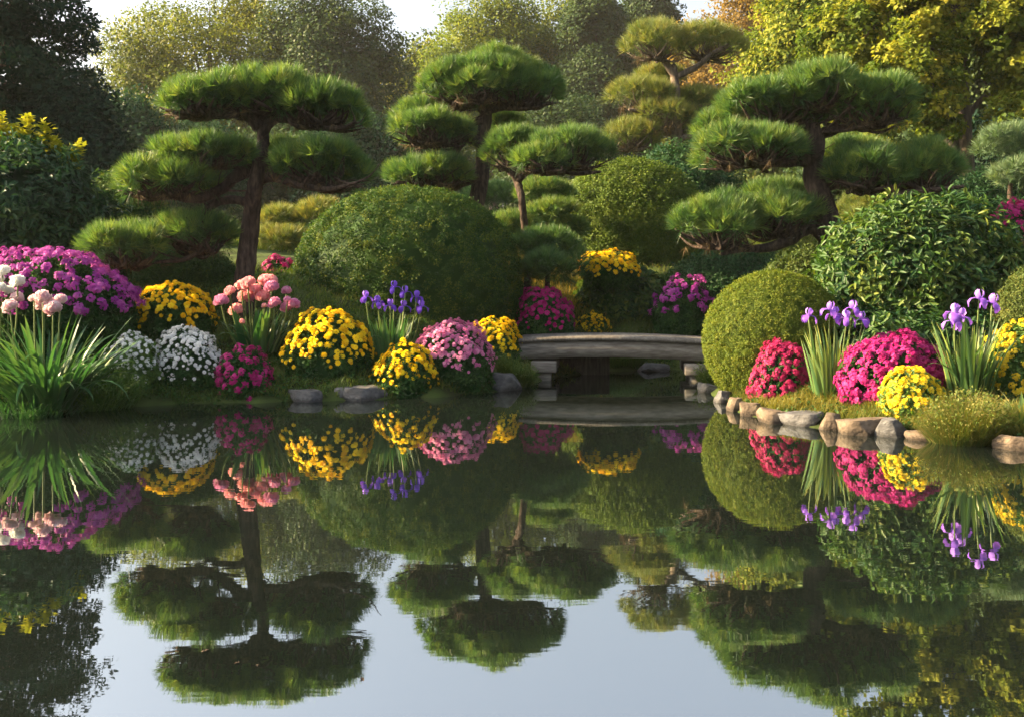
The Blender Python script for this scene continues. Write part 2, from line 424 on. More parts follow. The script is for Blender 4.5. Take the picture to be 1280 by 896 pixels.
def root_at(px, Y): 
    x = (px - CX) / F * Y
    return np.array([x, Y, zg(x, Y)])

# air: pale morning haze between the trees
mb = MB(); hx, hy0, hy1, hz0, hz1 = 260, -110, 310, -2.0, 36.0
mb.add([(x, y, z) for z in (hz0, hz1) for x, y in ((-hx, hy0), (hx, hy0), (hx, hy1), (-hx, hy1))], [[3, 2, 1, 0], [4, 5, 6, 7], [0, 1, 5, 4], [1, 2, 6, 5], [2, 3, 7, 6], [3, 0, 4, 7]])
hm = bpy.data.materials.new("haze"); hm.use_nodes = True
hn = hm.node_tree.nodes; hn.remove(hn["Principled BSDF"])
pv = hn.new("ShaderNodeVolumePrincipled"); pv.inputs["Color"].default_value = (.93, .94, .95, 1); pv.inputs["Density"].default_value = .00019; pv.inputs["Anisotropy"].default_value = .0
hm.node_tree.links.new(pv.outputs[0], hn["Material Output"].inputs["Volume"])
tag(mb.build("haze", hm), kind='stuff')

# ------------------------------------------------------------------ pines
def pad_lobes(x0, x1, y0, y1, Y, dY=0., depth=.75):
    """split a needle cloud's outline box (photo px at depth Y) into overlapping lobes"""
    k = Y / F
    c = P((x0 + x1) / 2, (y0 + y1) / 2, Y); c[1] += dY
    a, h = (x1 - x0) / 2 * k, (y1 - y0) * k
    d = a * depth
    L = []
    nl = max(7, int(round(a / max(h, .2) * 15)))
    ang = np.arange(nl) * 2.399 + R.uniform(0, 6)
    rr = np.sqrt((np.arange(nl) + .6) / nl) * .72
    for q in range(nl):
        u, v = rr[q] * math.cos(ang[q]), rr[q] * math.sin(ang[q])
        dome = math.sqrt(max(0, 1 - u * u - v * v))
        s = R.uniform(.78, 1.2)
        rx = max(a * .20, h * .27) * s
        rz = h * (.21 + .10 * dome) * s
        lift = max(0., -v)
        if v < -.25: rz *= .82
        ctr = c + np.array([0, 0, h * .30 * lift]) + np.array([u * a * 1.0, v * d * 1.05, h * (-.50 + .58 * dome + R.uniform(-.18, .08)) ])
        L.append((ctr, np.array([rx, max(d * .24, rx * .8), rz])))
    return c, a, d, h, L

def needle_pad(mbn, lobes, Y, dens=1.0, t=(.15, .75), nl=.18, per=18):
    for li, (c, r) in enumerate(lobes):
        area = 2 * math.pi * ((r[0] * r[1]) ** 1.6 + (r[0] * r[2]) ** 1.6 + (r[1] * r[2]) ** 1.6) ** (1 / 1.6) / 3 ** (1 / 1.6) * 1.3
        n = max(14, int(area * 150 * dens))
        d = sph_dirs(n, -.36, 1)
        q = c + d * r * R.uniform(.8, 1.06, (n, 1))
        keep = np.ones(n, bool)
        for lj, (c2, r2) in enumerate(lobes):
            if lj != li: keep &= (((q - c2) / (r2 * .88)) ** 2).sum(1) > 1
        keep &= (d[:, 2] > -.2) | (R.uniform(size=n) < .55)
        q, d = q[keep], d[keep]
        nn = nrm(d / r)
        D = nn * .8 + UP * .6 + R.normal(size=nn.shape) * .25
        tint = np.clip(R.uniform(t[0], t[1]) * .35 + R.uniform(t[0] - .1, t[1] + .1, len(q)) * .65, 0, 1)
        needles(mbn, q, D, int(per * 1.5), nl, .0115, .36, tint)
        # inner layer so the cloud is not hollow
        m_ = max(8, len(q) // 4)
        q2 = c + rand_unit(m_) * r * .62
        needles(mbn, q2, rand_unit(m_) + UP * .5, 14, nl * 1.2, .010, .6, np.full(m_, t[0]))

def pine(label, Y, trunk, branches, pads, group, mat='needle', bark='bark', nl=.18, dens=1.0, name="pine_tree", wid=.0075, per=18):
    k = Y / F
    bx, by, br = trunk[0]
    loc = root_at(bx, Y)
    root = thing(name, label, "pine tree", loc, group)
    mb = MB()
    pts = [P(x, y, Y) for x, y, r in trunk]; rad = [r * k for x, y, r in trunk]
    if pts[0][2] > loc[2] - .1:
        pts = [np.array([pts[0][0] - .02, Y, loc[2] - .15])] + pts; rad = [rad[0] * 1.25] + rad
    dys = [R.uniform(-.12, .12) if 0 < i < len(pts) - 1 else 0 for i in range(len(pts))]
    for i, dy in enumerate(dys): pts[i] = pts[i] + np.array([0, dy * min(1, i / 3), 0])
    tube(mb, pts, rad, 14, 8, .05)
    mb.build("trunk", M[bark], root, smooth=True)
    for bpts in branches:
        end = R.uniform(-.75, .1) * len(bpts) / 5
        mb = MB(); q = []
        for i, (x, y, r) in enumerate(bpts):
            q.append(P(x, y, Y) + np.array([0, end * (i / (len(bpts) - 1)) ** 1.3, R.normal() * .012 if i else 0]))
        tube(mb, q, [r * k * 1.2 for _, _, r in bpts], 9, 6, .05)
        for s in range(2 * len(bpts)):                       # side twigs
            i = R.integers(1, len(bpts)); f = R.uniform()
            st = q[i - 1] * (1 - f) + q[i] * f
            tip = st + np.array([R.normal() * .28, R.normal() * .28, R.uniform(.08, .35)])
            mid = (st + tip) / 2 + np.array([R.normal() * .06, R.normal() * .06, -.04])
            tube(mb, [st, mid, tip], [.016 * k / .0118, .011, .004], 5, 3)
        mb.build("branch", M[bark], root, smooth=True)
    for pd in pads:
        x0, x1, y0, y1 = pd[:4]; dY = pd[4] if len(pd) > 4 else R.uniform(-.25, .25)
        tr = pd[5] if len(pd) > 5 else (.1, .8)
        c, a, d, h, L = pad_lobes(x0, x1, y0, y1, Y, dY)
        mb = MB(); needle_pad(mb, L, Y, dens, tr, nl, per)
        mats = [M[mat], M[bark], M['needle_dead']]
        hub = c + np.array([0, 0, -h * .36])
        for (lc, lr) in L:                                   # dark twigs fanning out below the cloud
            for s in range(4):
                tip = lc + np.array([R.normal() * lr[0] * .55, R.normal() * lr[1] * .55, -lr[2] * R.uniform(.1, .8)])
                st = hub + np.array([R.normal() * a * .12, R.normal() * d * .1, 0])
                mid = st * .45 + tip * .55 + np.array([R.normal() * .07, R.normal() * .07, -h * R.uniform(.02, .12)])
                tube(mb, [st, mid, tip], [.042 * min(1, a), .024, .008], 6, 4, mat=1)
        nd = max(6, int(22 * a))                             # a few dry tufts underneath
        q = c + np.array([1, 1, 0]) * (R.uniform(-.7, .7, (nd, 3)) * np.array([a, d, 0])) + np.array([0, 0, -h * .33])
        needles(mb, q, rand_unit(nd) - UP * .3, 10, nl, wid, .5, R.uniform(0, 1, nd), 2)
        mb.build("needle_pad", mats, root)
    return root

GP = "cloud pruned pines"
pine("cloud pruned pine with straight dark trunk rising behind pink peonies", 15.0,
     [(304, 385, 15), (307, 335, 12.5), (313, 280, 11), (321, 235, 9.5), (326, 205, 8.5), (327, 170, 7.5), (320, 145, 5)],
     [[(324, 160, 6.5), (308, 143, 5), (285, 144, 4), (258, 148, 2.5), (235, 146, 1.5)],
      [(327, 168, 6), (342, 152, 5), (362, 150, 4), (392, 160, 3), (425, 164, 2), (448, 156, 1.3)],
      [(322, 212, 7.5), (300, 219, 6.5), (277, 239, 6), (250, 250, 5), (215, 246, 3.5), (178, 243, 2)],
      [(316, 258, 5), (296, 252, 4.5), (272, 255, 4.5), (257, 270, 4), (262, 298, 3.2), (240, 324, 2.6), (200, 328, 1.8)],
      [(326, 224, 6), (345, 225, 5), (380, 235, 3.8), (420, 239, 2.6), (455, 234, 1.4)]],
     [(203, 330, 103, 156), (260, 400, 91, 154), (335, 462, 105, 170), (192, 330, 175, 216, -.2), (147, 285, 198, 256, -.3), (330, 478, 180, 243, -.2),
      (300, 400, 172, 212, .5), (117, 222, 278, 342, -.3), (195, 298, 265, 325, 0)], GP)
pine("tallest cloud pruned pine, its trunk rising behind the biggest clipped dome", 19.5,
     [(588, 300, 13), (594, 262, 11.5), (603, 212, 9.5), (604, 172, 8.5), (607, 142, 8), (604, 122, 6)],
     [[(606, 138, 6), (590, 126, 4), (570, 122, 2.5), (550, 118, 1.5)],
      [(607, 138, 6), (626, 134, 4.5), (660, 137, 3), (690, 133, 1.8)],
      [(604, 180, 6), (580, 173, 5), (555, 180, 4), (520, 184, 2.5)],
      [(604, 152, 4), (576, 153, 3.5), (560, 150, 3), (530, 148, 1.5)],
      [(578, 175, 3), (571, 190, 3), (555, 198, 3), (528, 200, 2)],
      [(598, 222, 5), (578, 230, 5), (555, 240, 4.5), (528, 236, 3), (500, 230, 2)]],
     [(517, 640, 84, 142), (545, 680, 64, 124), (590, 712, 80, 142), (482, 600, 144, 190, -.3), (488, 565, 122, 158, .3), (478, 600, 198, 240, -.2),
      (560, 640, 95, 138, -.5), (608, 660, 135, 168, .8)], GP)
pine("smaller pine with thin leaning trunk and one broad flat crown", 18.4,
     [(660, 320, 4.5), (656, 285, 4.5), (652, 250, 4.5), (647, 228, 5), (643, 218, 4)],
     [[(645, 222, 4), (636, 212, 2.8), (622, 205, 1.5)], [(647, 226, 4), (662, 215, 3.5), (690, 212, 3), (720, 219, 2.5), (748, 218, 1.4)]],
     [(606, 690, 160, 212), (650, 772, 158, 222), (640, 720, 185, 222, -.4)], GP)
pine("cloud pruned pine leaning over the broad leaved shrub, dark crooked trunk", 15.6,
     [(1056, 372, 21), (1044, 315, 18), (1026, 255, 14), (1016, 215, 12), (1018, 180, 11), (1012, 150, 8.5), (1003, 135, 6)],
     [[(1016, 174, 7), (1040, 162, 5), (1066, 160, 3.6), (1100, 156, 2.5), (1128, 150, 1.5)],
      [(1042, 161, 4), (1050, 145, 3.2), (1075, 133, 2)],
      [(1012, 160, 6), (1000, 150, 4.5), (982, 144, 2.5)],
      [(1016, 200, 10), (985, 198, 8), (955, 200, 6), (925, 206, 4), (895, 204, 2.2)],
      [(1022, 236, 6.5), (1046, 232, 5.5), (1070, 236, 4.5), (1092, 247, 4), (1130, 243, 3), (1175, 238, 1.8)],
      [(1036, 300, 9), (1012, 285, 7.5), (985, 299, 6.5), (955, 311, 5), (925, 312, 3.2), (895, 318, 2)]],
     [(885, 1040, 104, 168), (950, 1090, 89, 150), (1010, 1148, 102, 170), (868, 970, 138, 178, .3), (853, 1015, 160, 216, -.3), (1020, 1130, 190, 248, -.3), (1080, 1210, 184, 250, -.1),
      (1020, 1150, 168, 206, 1.0), (836, 950, 245, 322, -.3), (910, 1030, 238, 305, -.1), (940, 1035, 225, 255, .8)], GP)
GB = "pines among the back trees"
pine("distant pine with forked bare trunk and ragged yellow green tiers", 30,
     [(848, 240, 10), (846, 190, 8), (844, 125, 6), (843, 95, 5), (842, 82, 3.5)],
     [[(843, 95, 4.2), (826, 72, 3.2), (812, 62, 2), (800, 55, 1.2)], [(844, 97, 3.6), (870, 84, 3), (890, 68, 2.2), (908, 58, 1.2)], [(846, 150, 4), (820, 145, 3), (785, 140, 1.8)],
      [(846, 175, 4), (880, 165, 3), (910, 150, 1.6)]],
     [(777, 862, 28, 84), (835, 935, 28, 78), (798, 862, 72, 108, .8), (760, 850, 95, 142), (828, 925, 102, 150, .6), (780, 890, 128, 172), (748, 832, 152, 192), (850, 930, 150, 190, .4)],
     GB, 'needle_back', 'bark_grey', .26, .45, "pine_tree", .013, 16)

# low spreading pines
def low_pine(label, Y, px, pads, mat, group="low spreading pines", t=(.2, .9), dens=.7, nl=.17):
    loc = root_at(px, Y)
    root = thing("dwarf_pine", label, "dwarf pine", loc, group)
    mb = MB()
    for pd in pads:
        c = P((pd[0] + pd[1]) / 2, pd[3], Y)
        tube(mb, [loc - UP * .1, loc * .5 + c * .5 + np.array([0, 0, .15]), c], [.07, .05, .02], 7, 5, .05)
    mb.build("trunk", M['bark'], root, smooth=True)
    for pd in pads:
        c, a, d, h, L = pad_lobes(*pd[:4], Y, pd[4] if len(pd) > 4 else R.uniform(-.3, .3), .8)
        mb = MB(); needle_pad(mb, L, Y, dens, t, nl, 18)
        mb.build("needle_pad", M[mat], root)
    return root
low_pine("low tiered pine showing between the straight trunked pine and the biggest dome", 20.5, 372, [(366, 432, 250, 292), (318, 376, 258, 296), (322, 400, 284, 330, -.4), (395, 450, 280, 320)], 'needle_back')
low_pine("layered low pine behind the thin leaning trunk", 20.5, 690, [(640, 722, 224, 258), (655, 722, 250, 285), (610, 668, 268, 300), (690, 735, 275, 300)], 'needle')
low_pine("rounded mugo pine at the foot of the thin leaning trunk", 17.6, 684, [(634, 735, 286, 335), (640, 732, 312, 362, -.3)], 'needle', t=(.1, .5))
low_pine("dark low pine in the shade between the two middle trunks", 24.2, 545, [(500, 590, 240, 290), (575, 650, 225, 270, .4)], 'needle', t=(0, .4))
low_pine("pale blue green dwarf pine below the yellow leaved tree", 18.5, 1262, [(1226, 1300, 152, 205), (1235, 1310, 195, 245, -.2)], 'blue_pine', t=(.2, .8))
low_pine("broad low pine with flattened crown behind the crooked trunk", 20.5, 1090, [(1040, 1170, 235, 300), (950, 1040, 262, 330, .3), (1110, 1200, 258, 310, -.2)], 'needle_back', t=(.1, .6))

# ------------------------------------------------------------------ shrubs
def shrub(name, label, cat, px, x0, x1, ytop, ybase, Y, mat, nclump=260, rc=.14, nper=120, L=.05, Wd=.03, hexa=False, up=.35, jit=.03, depth=.85,
          group=None, zmin=-.55, cfrac=.42, t0=(.15, .8), hull=.86, lump=0.0, out=.6, part="foliage", sq=2.0):
    k = Y / F
    cxw = ((x0 + x1) / 2 - CX) * k; a = (x1 - x0) / 2 * k
    zt = CZ + (HY - ytop) * k; zb = zg(cxw, Y) - .06
    if ybase is not None: zb = min(zb, CZ + (HY - ybase) * k)
    h = zt - zb
    loc = (cxw, Y, zg(cxw, Y))
    root = thing(name, label, cat, loc, group)
    c = np.array([cxw, Y, zb + cfrac * h]); r = np.array([a, a * depth, (1 - cfrac) * h])
    r = r - rc * .6
    mb = MB()
    d = sph_dirs(nclump, zmin, 1)
    rr = 1 + R.normal(size=nclump) * jit
    if lump: rr += lump * (np.sin(d @ np.array([5., 3, 4]) + cxw) * np.sin(d @ np.array([-4., 6, 3]) + 2 * cxw))
    N = nrm(np.sign(d) * np.abs(d) ** (sq - 1) / r)
    d = d / (np.abs(d) ** sq).sum(1, keepdims=True) ** (1 / sq)
    C = c + d * r * rr[:, None]
    clump_leaves(mb, C, N, rc * R.uniform(.75, 1.25, nclump), nper, L, Wd, up, out, hexa, t0=t0)
    if hull: ellipsoid(mb, c, r * hull, 36, 18, .25, .05 + lump)
    mb.build(part, M[mat], root)
    if loc[2] + .25 > 0:
        mt = MB()
        for s in range(4):
            o = np.array([R.normal() * a * .15, R.normal() * a * .12, 0])
            tube(mt, [np.array(loc) + o * .6 - UP * .1, np.array(loc) * .5 + c * .5 + o, c + o * 2 + UP * r[2] * .4], [.03, .025, .012], 6, 3)
        mt.build("stem", M['bark'], root, smooth=True)
    return root

GD = "clipped dome shrubs"
shrub("clipped_dome", "biggest clipped dome shrub, dark green and sunlit along one flank", "topiary shrub", 510, 371, 650, 237, 430, 17.4, 'clipped', 3200, .066, 44, .034, .022, jit=.009, sq=2.25, out=1.0, hull=.93, group=GD, cfrac=.34, zmin=-.7, t0=(.05, .8), depth=1.0)
shrub("clipped_dome", "smooth yellow green clipped dome beside the stone edging", "topiary shrub", 970, 881, 1056, 340, 497, 13.2, 'clipped_dome_leaf', 3600, .032, 26, .022, .014, jit=.006, group=GD, cfrac=.45, zmin=-.92, t0=(.2, .75), hull=.9)
shrub("clipped_dome", "leafy rounded dome shrub behind the yellow flowers on a tall bush", "topiary shrub", 788, 698, 880, 204, 350, 22.4, 'clipped_light', 1500, .12, 56, .05, .032, jit=.012, sq=2.2, group=GD, cfrac=.4, t0=(.05, .6))
shrub("clipped_dome", "dark clipped shrub in the shade under the straight trunked pine", "topiary shrub", 240, 160, 300, 312, 400, 16.2, 'clipped', 500, .09, 60, .04, .025, jit=.03, group=GD, t0=(0, .5))
shrub("hedge", "flat topped dark hedge with sunlit upper edge", "hedge", 150, 82, 215, 219, 360, 19.6, 'clipped', 700, .14, 60, .055, .034, jit=.03, zmin=-.4, cfrac=.3, depth=.6, t0=(.1, .7))
shrub("laurel_shrub", "big dark laurel bush with large glossy leaves", "shrub", 20, -110, 122, 186, 400, 16.2, 'laurel', 330, .2, 62, .13, .05, True, .3, .07, cfrac=.45, zmin=-.7, t0=(.1, .8), lump=.06)
shrub("laurel_shrub", "dark bush spilling down beside the big laurel", "shrub", 125, 75, 185, 288, 350, 16.3, 'dark_shrub', 220, .14, 70, .07, .035, True, .3, .06, t0=(.1, .8), lump=.06)
shrub("rhododendron", "broad leaved evergreen shrub with yellow green tips, below the crooked pine", "shrub", 1150, 1036, 1272, 256, 470, 13.9, 'rhodo', 480, .19, 60, .125, .045, True, .35, .07, cfrac=.5, zmin=-.9, t0=(.05, .85), lump=.06)
shrub("undergrowth_shrub", "dark leafy undergrowth between the broad azalea and the broad leaved shrub", "shrub", 1130, 1020, 1260, 392, 470, 13.0, 'rhodo', 240, .12, 60, .09, .04, True, .35, .1, zmin=-.8, t0=(0, .5), lump=.08)
shrub("evergreen_shrub", "low dark evergreen mound behind the magenta phlox by the bridge", "shrub", 915, 842, 990, 314, 400, 19.2, 'dark_shrub', 420, .13, 70, .06, .03, False, .3, .05, t0=(.2, .9), lump=.05)
shrub("evergreen_shrub", "dark shrub rising behind the leafy rounded dome", "shrub", 860, 775, 930, 186, 330, 24, 'dark_shrub', 420, .2, 70, .08, .04, False, .3, .06, t0=(.2, .9), lump=.08)
shrub("evergreen_shrub", "small shadowed shrub under the yellow leaved tree", "shrub", 1215, 1178, 1262, 222, 330, 19.5, 'dark_shrub', 300, .15, 70, .06, .03, False, .3, .06, t0=(.1, .8), lump=.08)
shrub("evergreen_shrub", "shadowed green shrub beside the small magenta azalea", "shrub", 1240, 1190, 1320, 262, 420, 16.8, 'dark_shrub', 360, .15, 70, .07, .032, True, .3, .06, t0=(.2, .9), lump=.06)
shrub("olive_shrub", "olive brown rounded shrub behind the irises and marigolds", "shrub", 1290, 1246, 1350, 338, 440, 12.6, 'olive_shrub', 500, .07, 60, .028, .016, jit=.03, t0=(.1, .7), cfrac=.4)
shrub("evergreen_shrub", "dark shrub hidden in shade behind the low tiered pine", "shrub", 420, 330, 500, 285, 350, 21.5, 'dark_shrub', 360, .18, 70, .07, .035, False, .3, .06, t0=(.1, .7), lump=.05)
shrub("evergreen_shrub", "shadowy bush between the crooked trunk and the low dark mound", "shrub", 1000, 950, 1070, 318, 400, 17.2, 'olive_shrub', 300, .13, 70, .06, .03, False, .3, .06, t0=(0, .5), lump=.05)
shrub("evergreen_shrub", "dark rounded bush filling the gap behind the thin leaning trunk", "shrub", 640, 560, 730, 268, 340, 24.8, 'dark_shrub', 360, .2, 70, .08, .04, False, .3, .06, t0=(.1, .8), lump=.08)

# ------------------------------------------------------------------ flower templates
def rosette(rings, z0=0.0):
    V, Fa = [], []
    for (cnt, r0, r1, wd, tilt, zb) in rings:
        ph = R.uniform(0, 6)
        for q in range(cnt):
            a = ph + 2 * math.pi * q / cnt + R.normal() * .06
            d = np.array([math.cos(a), math.sin(a), 0]); s = np.array([-math.sin(a), math.cos(a), 0])
            t = tilt + R.normal() * .1
            dd = d * math.cos(t) + UP * math.sin(t)
            b0 = d * r0 + UP * zb; ln = r1 - r0
            k = len(V)
            V += [b0, b0 + dd * ln * .6 + s * wd / 2 + UP * .04, b0 + dd * ln, b0 + dd * ln * .6 - s * wd / 2 + UP * .04]
            Fa.append((k, k + 1, k + 2, k + 3))
    return np.array(V), Fa

MUM = [rosette([(11, .1, 1.0, .42, -.15, .12), (9, .08, .85, .42, .25, .2), (7, .05, .62, .38, .7, .26), (4, .0, .4, .34, 1.2, .3)]) for _ in range(3)]
FIVE = [rosette([(5, 0, 1.0, .8, .12, 0)]) for _ in range(2)]

def ball_bloom(np_=46, wd=.75):
    """peony: cupped overlapping petals all round a ball"""
    V, Fa = [], []
    d = sph_dirs(np_, -.55, 1)
    for q in range(np_):
        n_ = d[q]; rr = R.uniform(.78, 1.0)
        t = nrm(UP - n_ * n_[2]) if abs(n_[2]) < .97 else nrm(np.cross(n_, [1, .3, 0]))
        t = nrm(t + np.cross(n_, t) * R.normal() * .5)
        s = np.cross(t, n_)
        b0 = n_ * .45 * rr - t * .25
        k = len(V)
        V += [b0, n_ * .86 * rr + s * wd * .42 - t * .05, n_ * 1.02 * rr + s * wd * .30 + t * .32, n_ * .93 * rr + t * .46 * R.uniform(.7, 1.1), n_ * 1.02 * rr - s * wd * .30 + t * .32, n_ * .86 * rr - s * wd * .42 - t * .05]
        Fa += [(k, k + 1, k + 2, k + 3), (k, k + 3, k + 4, k + 5)]
    return np.array(V), Fa

def iris_bloom():
    """three upright standards, three drooping falls; returns verts, faces, tints"""
    V, Fa, T = [], [], []
    def strip(prof, a, tint):
        d = np.array([math.cos(a), math.sin(a), 0]); s = np.array([-math.sin(a), math.cos(a), 0])
        k = len(V)
        for (o, z, w_) in prof:
            cup = .25 * w_
            V.extend([d * o + UP * z - s * w_ / 2 + d * -cup * .6, d * o + UP * z + d * cup * .3, d * o + UP * z + s * w_ / 2 + d * -cup * .6]); T.extend([tint] * 3)
        for i in range(len(prof) - 1):
            q = k + 3 * i
            Fa.extend([(q, q + 1, q + 4, q + 3), (q + 1, q + 2, q + 5, q + 4)])
    for q in range(3):
        a = q * 2.094 + R.normal() * .1
        strip([(.05, 0, .2), (.26, .22, .45), (.42, .52, .62), (.40, .84, .5), (.22, 1.02, .18)], a, .75)
        strip([(.05, 0, .2), (.42, .16, .4), (.82, .04, .68), (1.04, -.3, .74), (1.02, -.62, .5), (.94, -.8, .12)], a + 1.05, .2)
        strip([(.1, .06, .1), (.32, .17, .12), (.5, .12, .05)], a + 1.05, .98)
    return np.array(V), Fa, np.array(T)

def template_mesh(name, TV, TF, mat, tint):
    mb = MB(); Fs = {}
    for fa in TF: Fs.setdefault(len(fa), []).append(fa)
    first = True
    for kk, fl in Fs.items():
        mb.add(TV, np.array(fl), tint, 0)
    return mb.mesh(name, mat)

def quat_z(D, spin):
    q = Vector(D).to_track_quat('Z', 'Y')
    from mathutils import Quaternion
    return q @ Quaternion((0, 0, 1), spin)

EYE = np.array([0, 0, CZ])
def mound(name, label, cat, px0, px1, ytop, ybase, colour, kind='mum', head=.042, Y=None, group=None, zmin=.2, leafmat='mum_leaf', depth=.9, dens=1.0, L=.055, Wd=.03,
          cfrac=.24, skirt=None, drop=.05, lump=.075, zfloor=None):
    cxp = (px0 + px1) / 2
    if Y is None:
        Y0 = ground_hit(cxp, ybase); Y = Y0 + (px1 - px0) / 2 / F * Y0 * depth * .6
    k = Y / F
    x = (cxp - CX) * k; a = (px1 - px0) / 2 * k
    g = zg(x, Y); zt = CZ + (HY - ytop) * k
    zb = min(g, CZ + (HY - ybase) * k) - .05 if zfloor is None else CZ + (HY - zfloor) * k
    h = zt - zb
    root = thing(name, label, cat, (x, Y, g), group)
    c = np.array([x, Y, zb + cfrac * h]); r = np.array([a, a * depth, (1 - cfrac) * h]) - head * .5
    ph_ = R.uniform(0, 6, 3)
    wob = lambda d: 1 + .07 * np.sin(2 * np.arctan2(d[:, 1], d[:, 0]) + ph_[0]) * (1 - d[:, 2]) + .05 * np.sin(d @ np.array([3., 2, 4]) + ph_[1]) + lump * np.sin(d @ np.array([6., 4, 3]) + 3 * x) * np.sin(d @ np.array([-3., 5, 7]) + x)
    mb = MB()
    nc = int(70 + 160 * a * h / .5)
    d = sph_dirs(nc, -.75, 1)
    clump_leaves(mb, c + d * (r * .88 - .03) * wob(d)[:, None], nrm(d / r), .065, 46, L, Wd, .3, .6, True, t0=(.1, .8))
    ellipsoid(mb, c, r * .8, 24, 12, .2, .05)
    mb.build("foliage", M[leafmat], root)
    area = 2 * math.pi * a * (a * depth) ** .5 * max(a, r[2]) ** .5 * (1 - zmin) * .75 + 1e-3
    if kind == 'mum':
        n_ = int(area / (math.pi * head ** 2) * 2.9 * dens)
        d = sph_dirs(n_, zmin - .25, 1)
        zb_ = zmin + .13 * np.sin(np.arctan2(d[:, 1], d[:, 0]) * 5 + x * 9) + .08 * np.sin(np.arctan2(d[:, 1], d[:, 0]) * 11 + x * 5)
        keep = (R.uniform(size=n_) > np.clip((zb_ + .1 - d[:, 2]) * 3.5, drop, .93)); d = d[keep]
        N = nrm(nrm(d / r) + UP * .25 + R.normal(size=d.shape) * .12)
        Q = c + d * r * wob(d)[:, None] + N * R.uniform(-.01, .05, (len(d), 1)) * R.uniform(0, 1, (len(d), 1))
        sc = head * R.uniform(.62, 1.22, len(d)) * np.where(d[:, 2] < zmin + .1, .8, 1)
        see = (N * nrm(EYE - Q)).sum(1) * sc
        order = np.argsort(-see); first, rest = order[:100], order[100:]
        ms = [template_mesh("flower_head", MUM[v][0], MUM[v][1], M[colour], t) for v, t in zip((0, 1, 2, 0, 1), (.15, .4, .6, .8, .95))]
        for q in first:
            link_mesh("flower_head", ms[R.integers(5)], root, Q[q], quat_z(N[q], R.uniform(0, 6)), float(sc[q]))
        if len(rest):
            mb = MB(); v = R.integers(0, 3, len(rest))
            for q in range(3):
                i = rest[v == q]
                if len(i): scatter(mb, *MUM[q], Q[i], N[i], sc[i], R.uniform(0, 1, len(i)))
            mb.build("flower_heads", M[colour], root, kind='stuff')
    else:                                                    # clusters of small five petalled flowers
        cr = head * 3.0
        n_ = int(area / (math.pi * cr ** 2) * 2.0 * dens)
        d = sph_dirs(n_, zmin - .25, 1)
        keep = (R.uniform(size=n_) > np.clip((zmin + .15 - d[:, 2]) * 2.0, drop, .9)); d = d[keep]
        C = c + d * r * wob(d)[:, None] * R.uniform(.97, 1.05, (len(d), 1))
        m_ = 26
        N = np.repeat(nrm(d / r), m_, 0); o = nrm(rand_unit(len(N)) + N * .8)
        Q = np.repeat(C, m_, 0) + o * cr * R.uniform(.55, 1.0, (len(N), 1))
        tint = np.clip(np.repeat(R.uniform(.1, .9, len(C)), m_) + R.normal(size=len(N)) * .12, 0, 1)
        mb = MB(); half = R.uniform(size=len(N)) < .5
        for q, s in ((0, half), (1, ~half)):
            scatter(mb, *FIVE[q], Q[s], nrm(o[s] + N[s] * .5 + UP * .1), head * R.uniform(.75, 1.15, s.sum()), tint[s])
        mb.build("flower_heads", M[colour], root, kind='stuff')
    return root

def blade_strips(mb, base, az, lean, L, Wd, droop, tint, seg=7, twist=0.3):
    n = len(base)
    t = np.linspace(0, 1, seg + 1)
    d = np.stack([np.cos(az), np.sin(az), np.zeros(n)], 1); s = np.stack([-np.sin(az + twist), np.cos(az + twist), np.zeros(n)], 1)
    ang = lean[:, None] + droop[:, None] * t[None] ** 1.7                # angle from vertical
    st = L[:, None] / seg
    hor = np.cumsum(np.sin(ang) * st, 1) - np.sin(ang[:, :1]) * st; ver = np.cumsum(np.cos(ang) * st, 1) - np.cos(ang[:, :1]) * st
    cen = base[:, None] + d[:, None] * hor[..., None] + UP * ver[..., None]
    wp = np.interp(t, [0, .15, .6, .9, 1], [.7, 1, .9, .4, .04])
    hw = Wd[:, None, None] * .5 * wp[None, :, None]
    nd = np.stack([-np.cos(ang)[..., None] * d[:, None] + np.sin(ang)[..., None] * UP], 0)[0]
    V = np.stack([cen - s[:, None] * hw, cen + nd * hw * -.25, cen + s[:, None] * hw], 2)         # n, seg+1, 3, 3
    k = (seg + 1) * 3
    i = np.arange(n)[:, None, None] * k + np.arange(seg)[None, :, None] * 3
    Fa = np.concatenate([i + np.array([0, 1, 4, 3]), i + np.array([1, 2, 5, 4])], 1).reshape(-1, 4)
    tt = np.repeat(tint, k)
    tt = np.clip(tt + np.tile(np.repeat(np.interp(t, [0, .85, 1], [-.1, 0, .25]), 3), n), 0, 1)
    mb.add(V, Fa, tt)

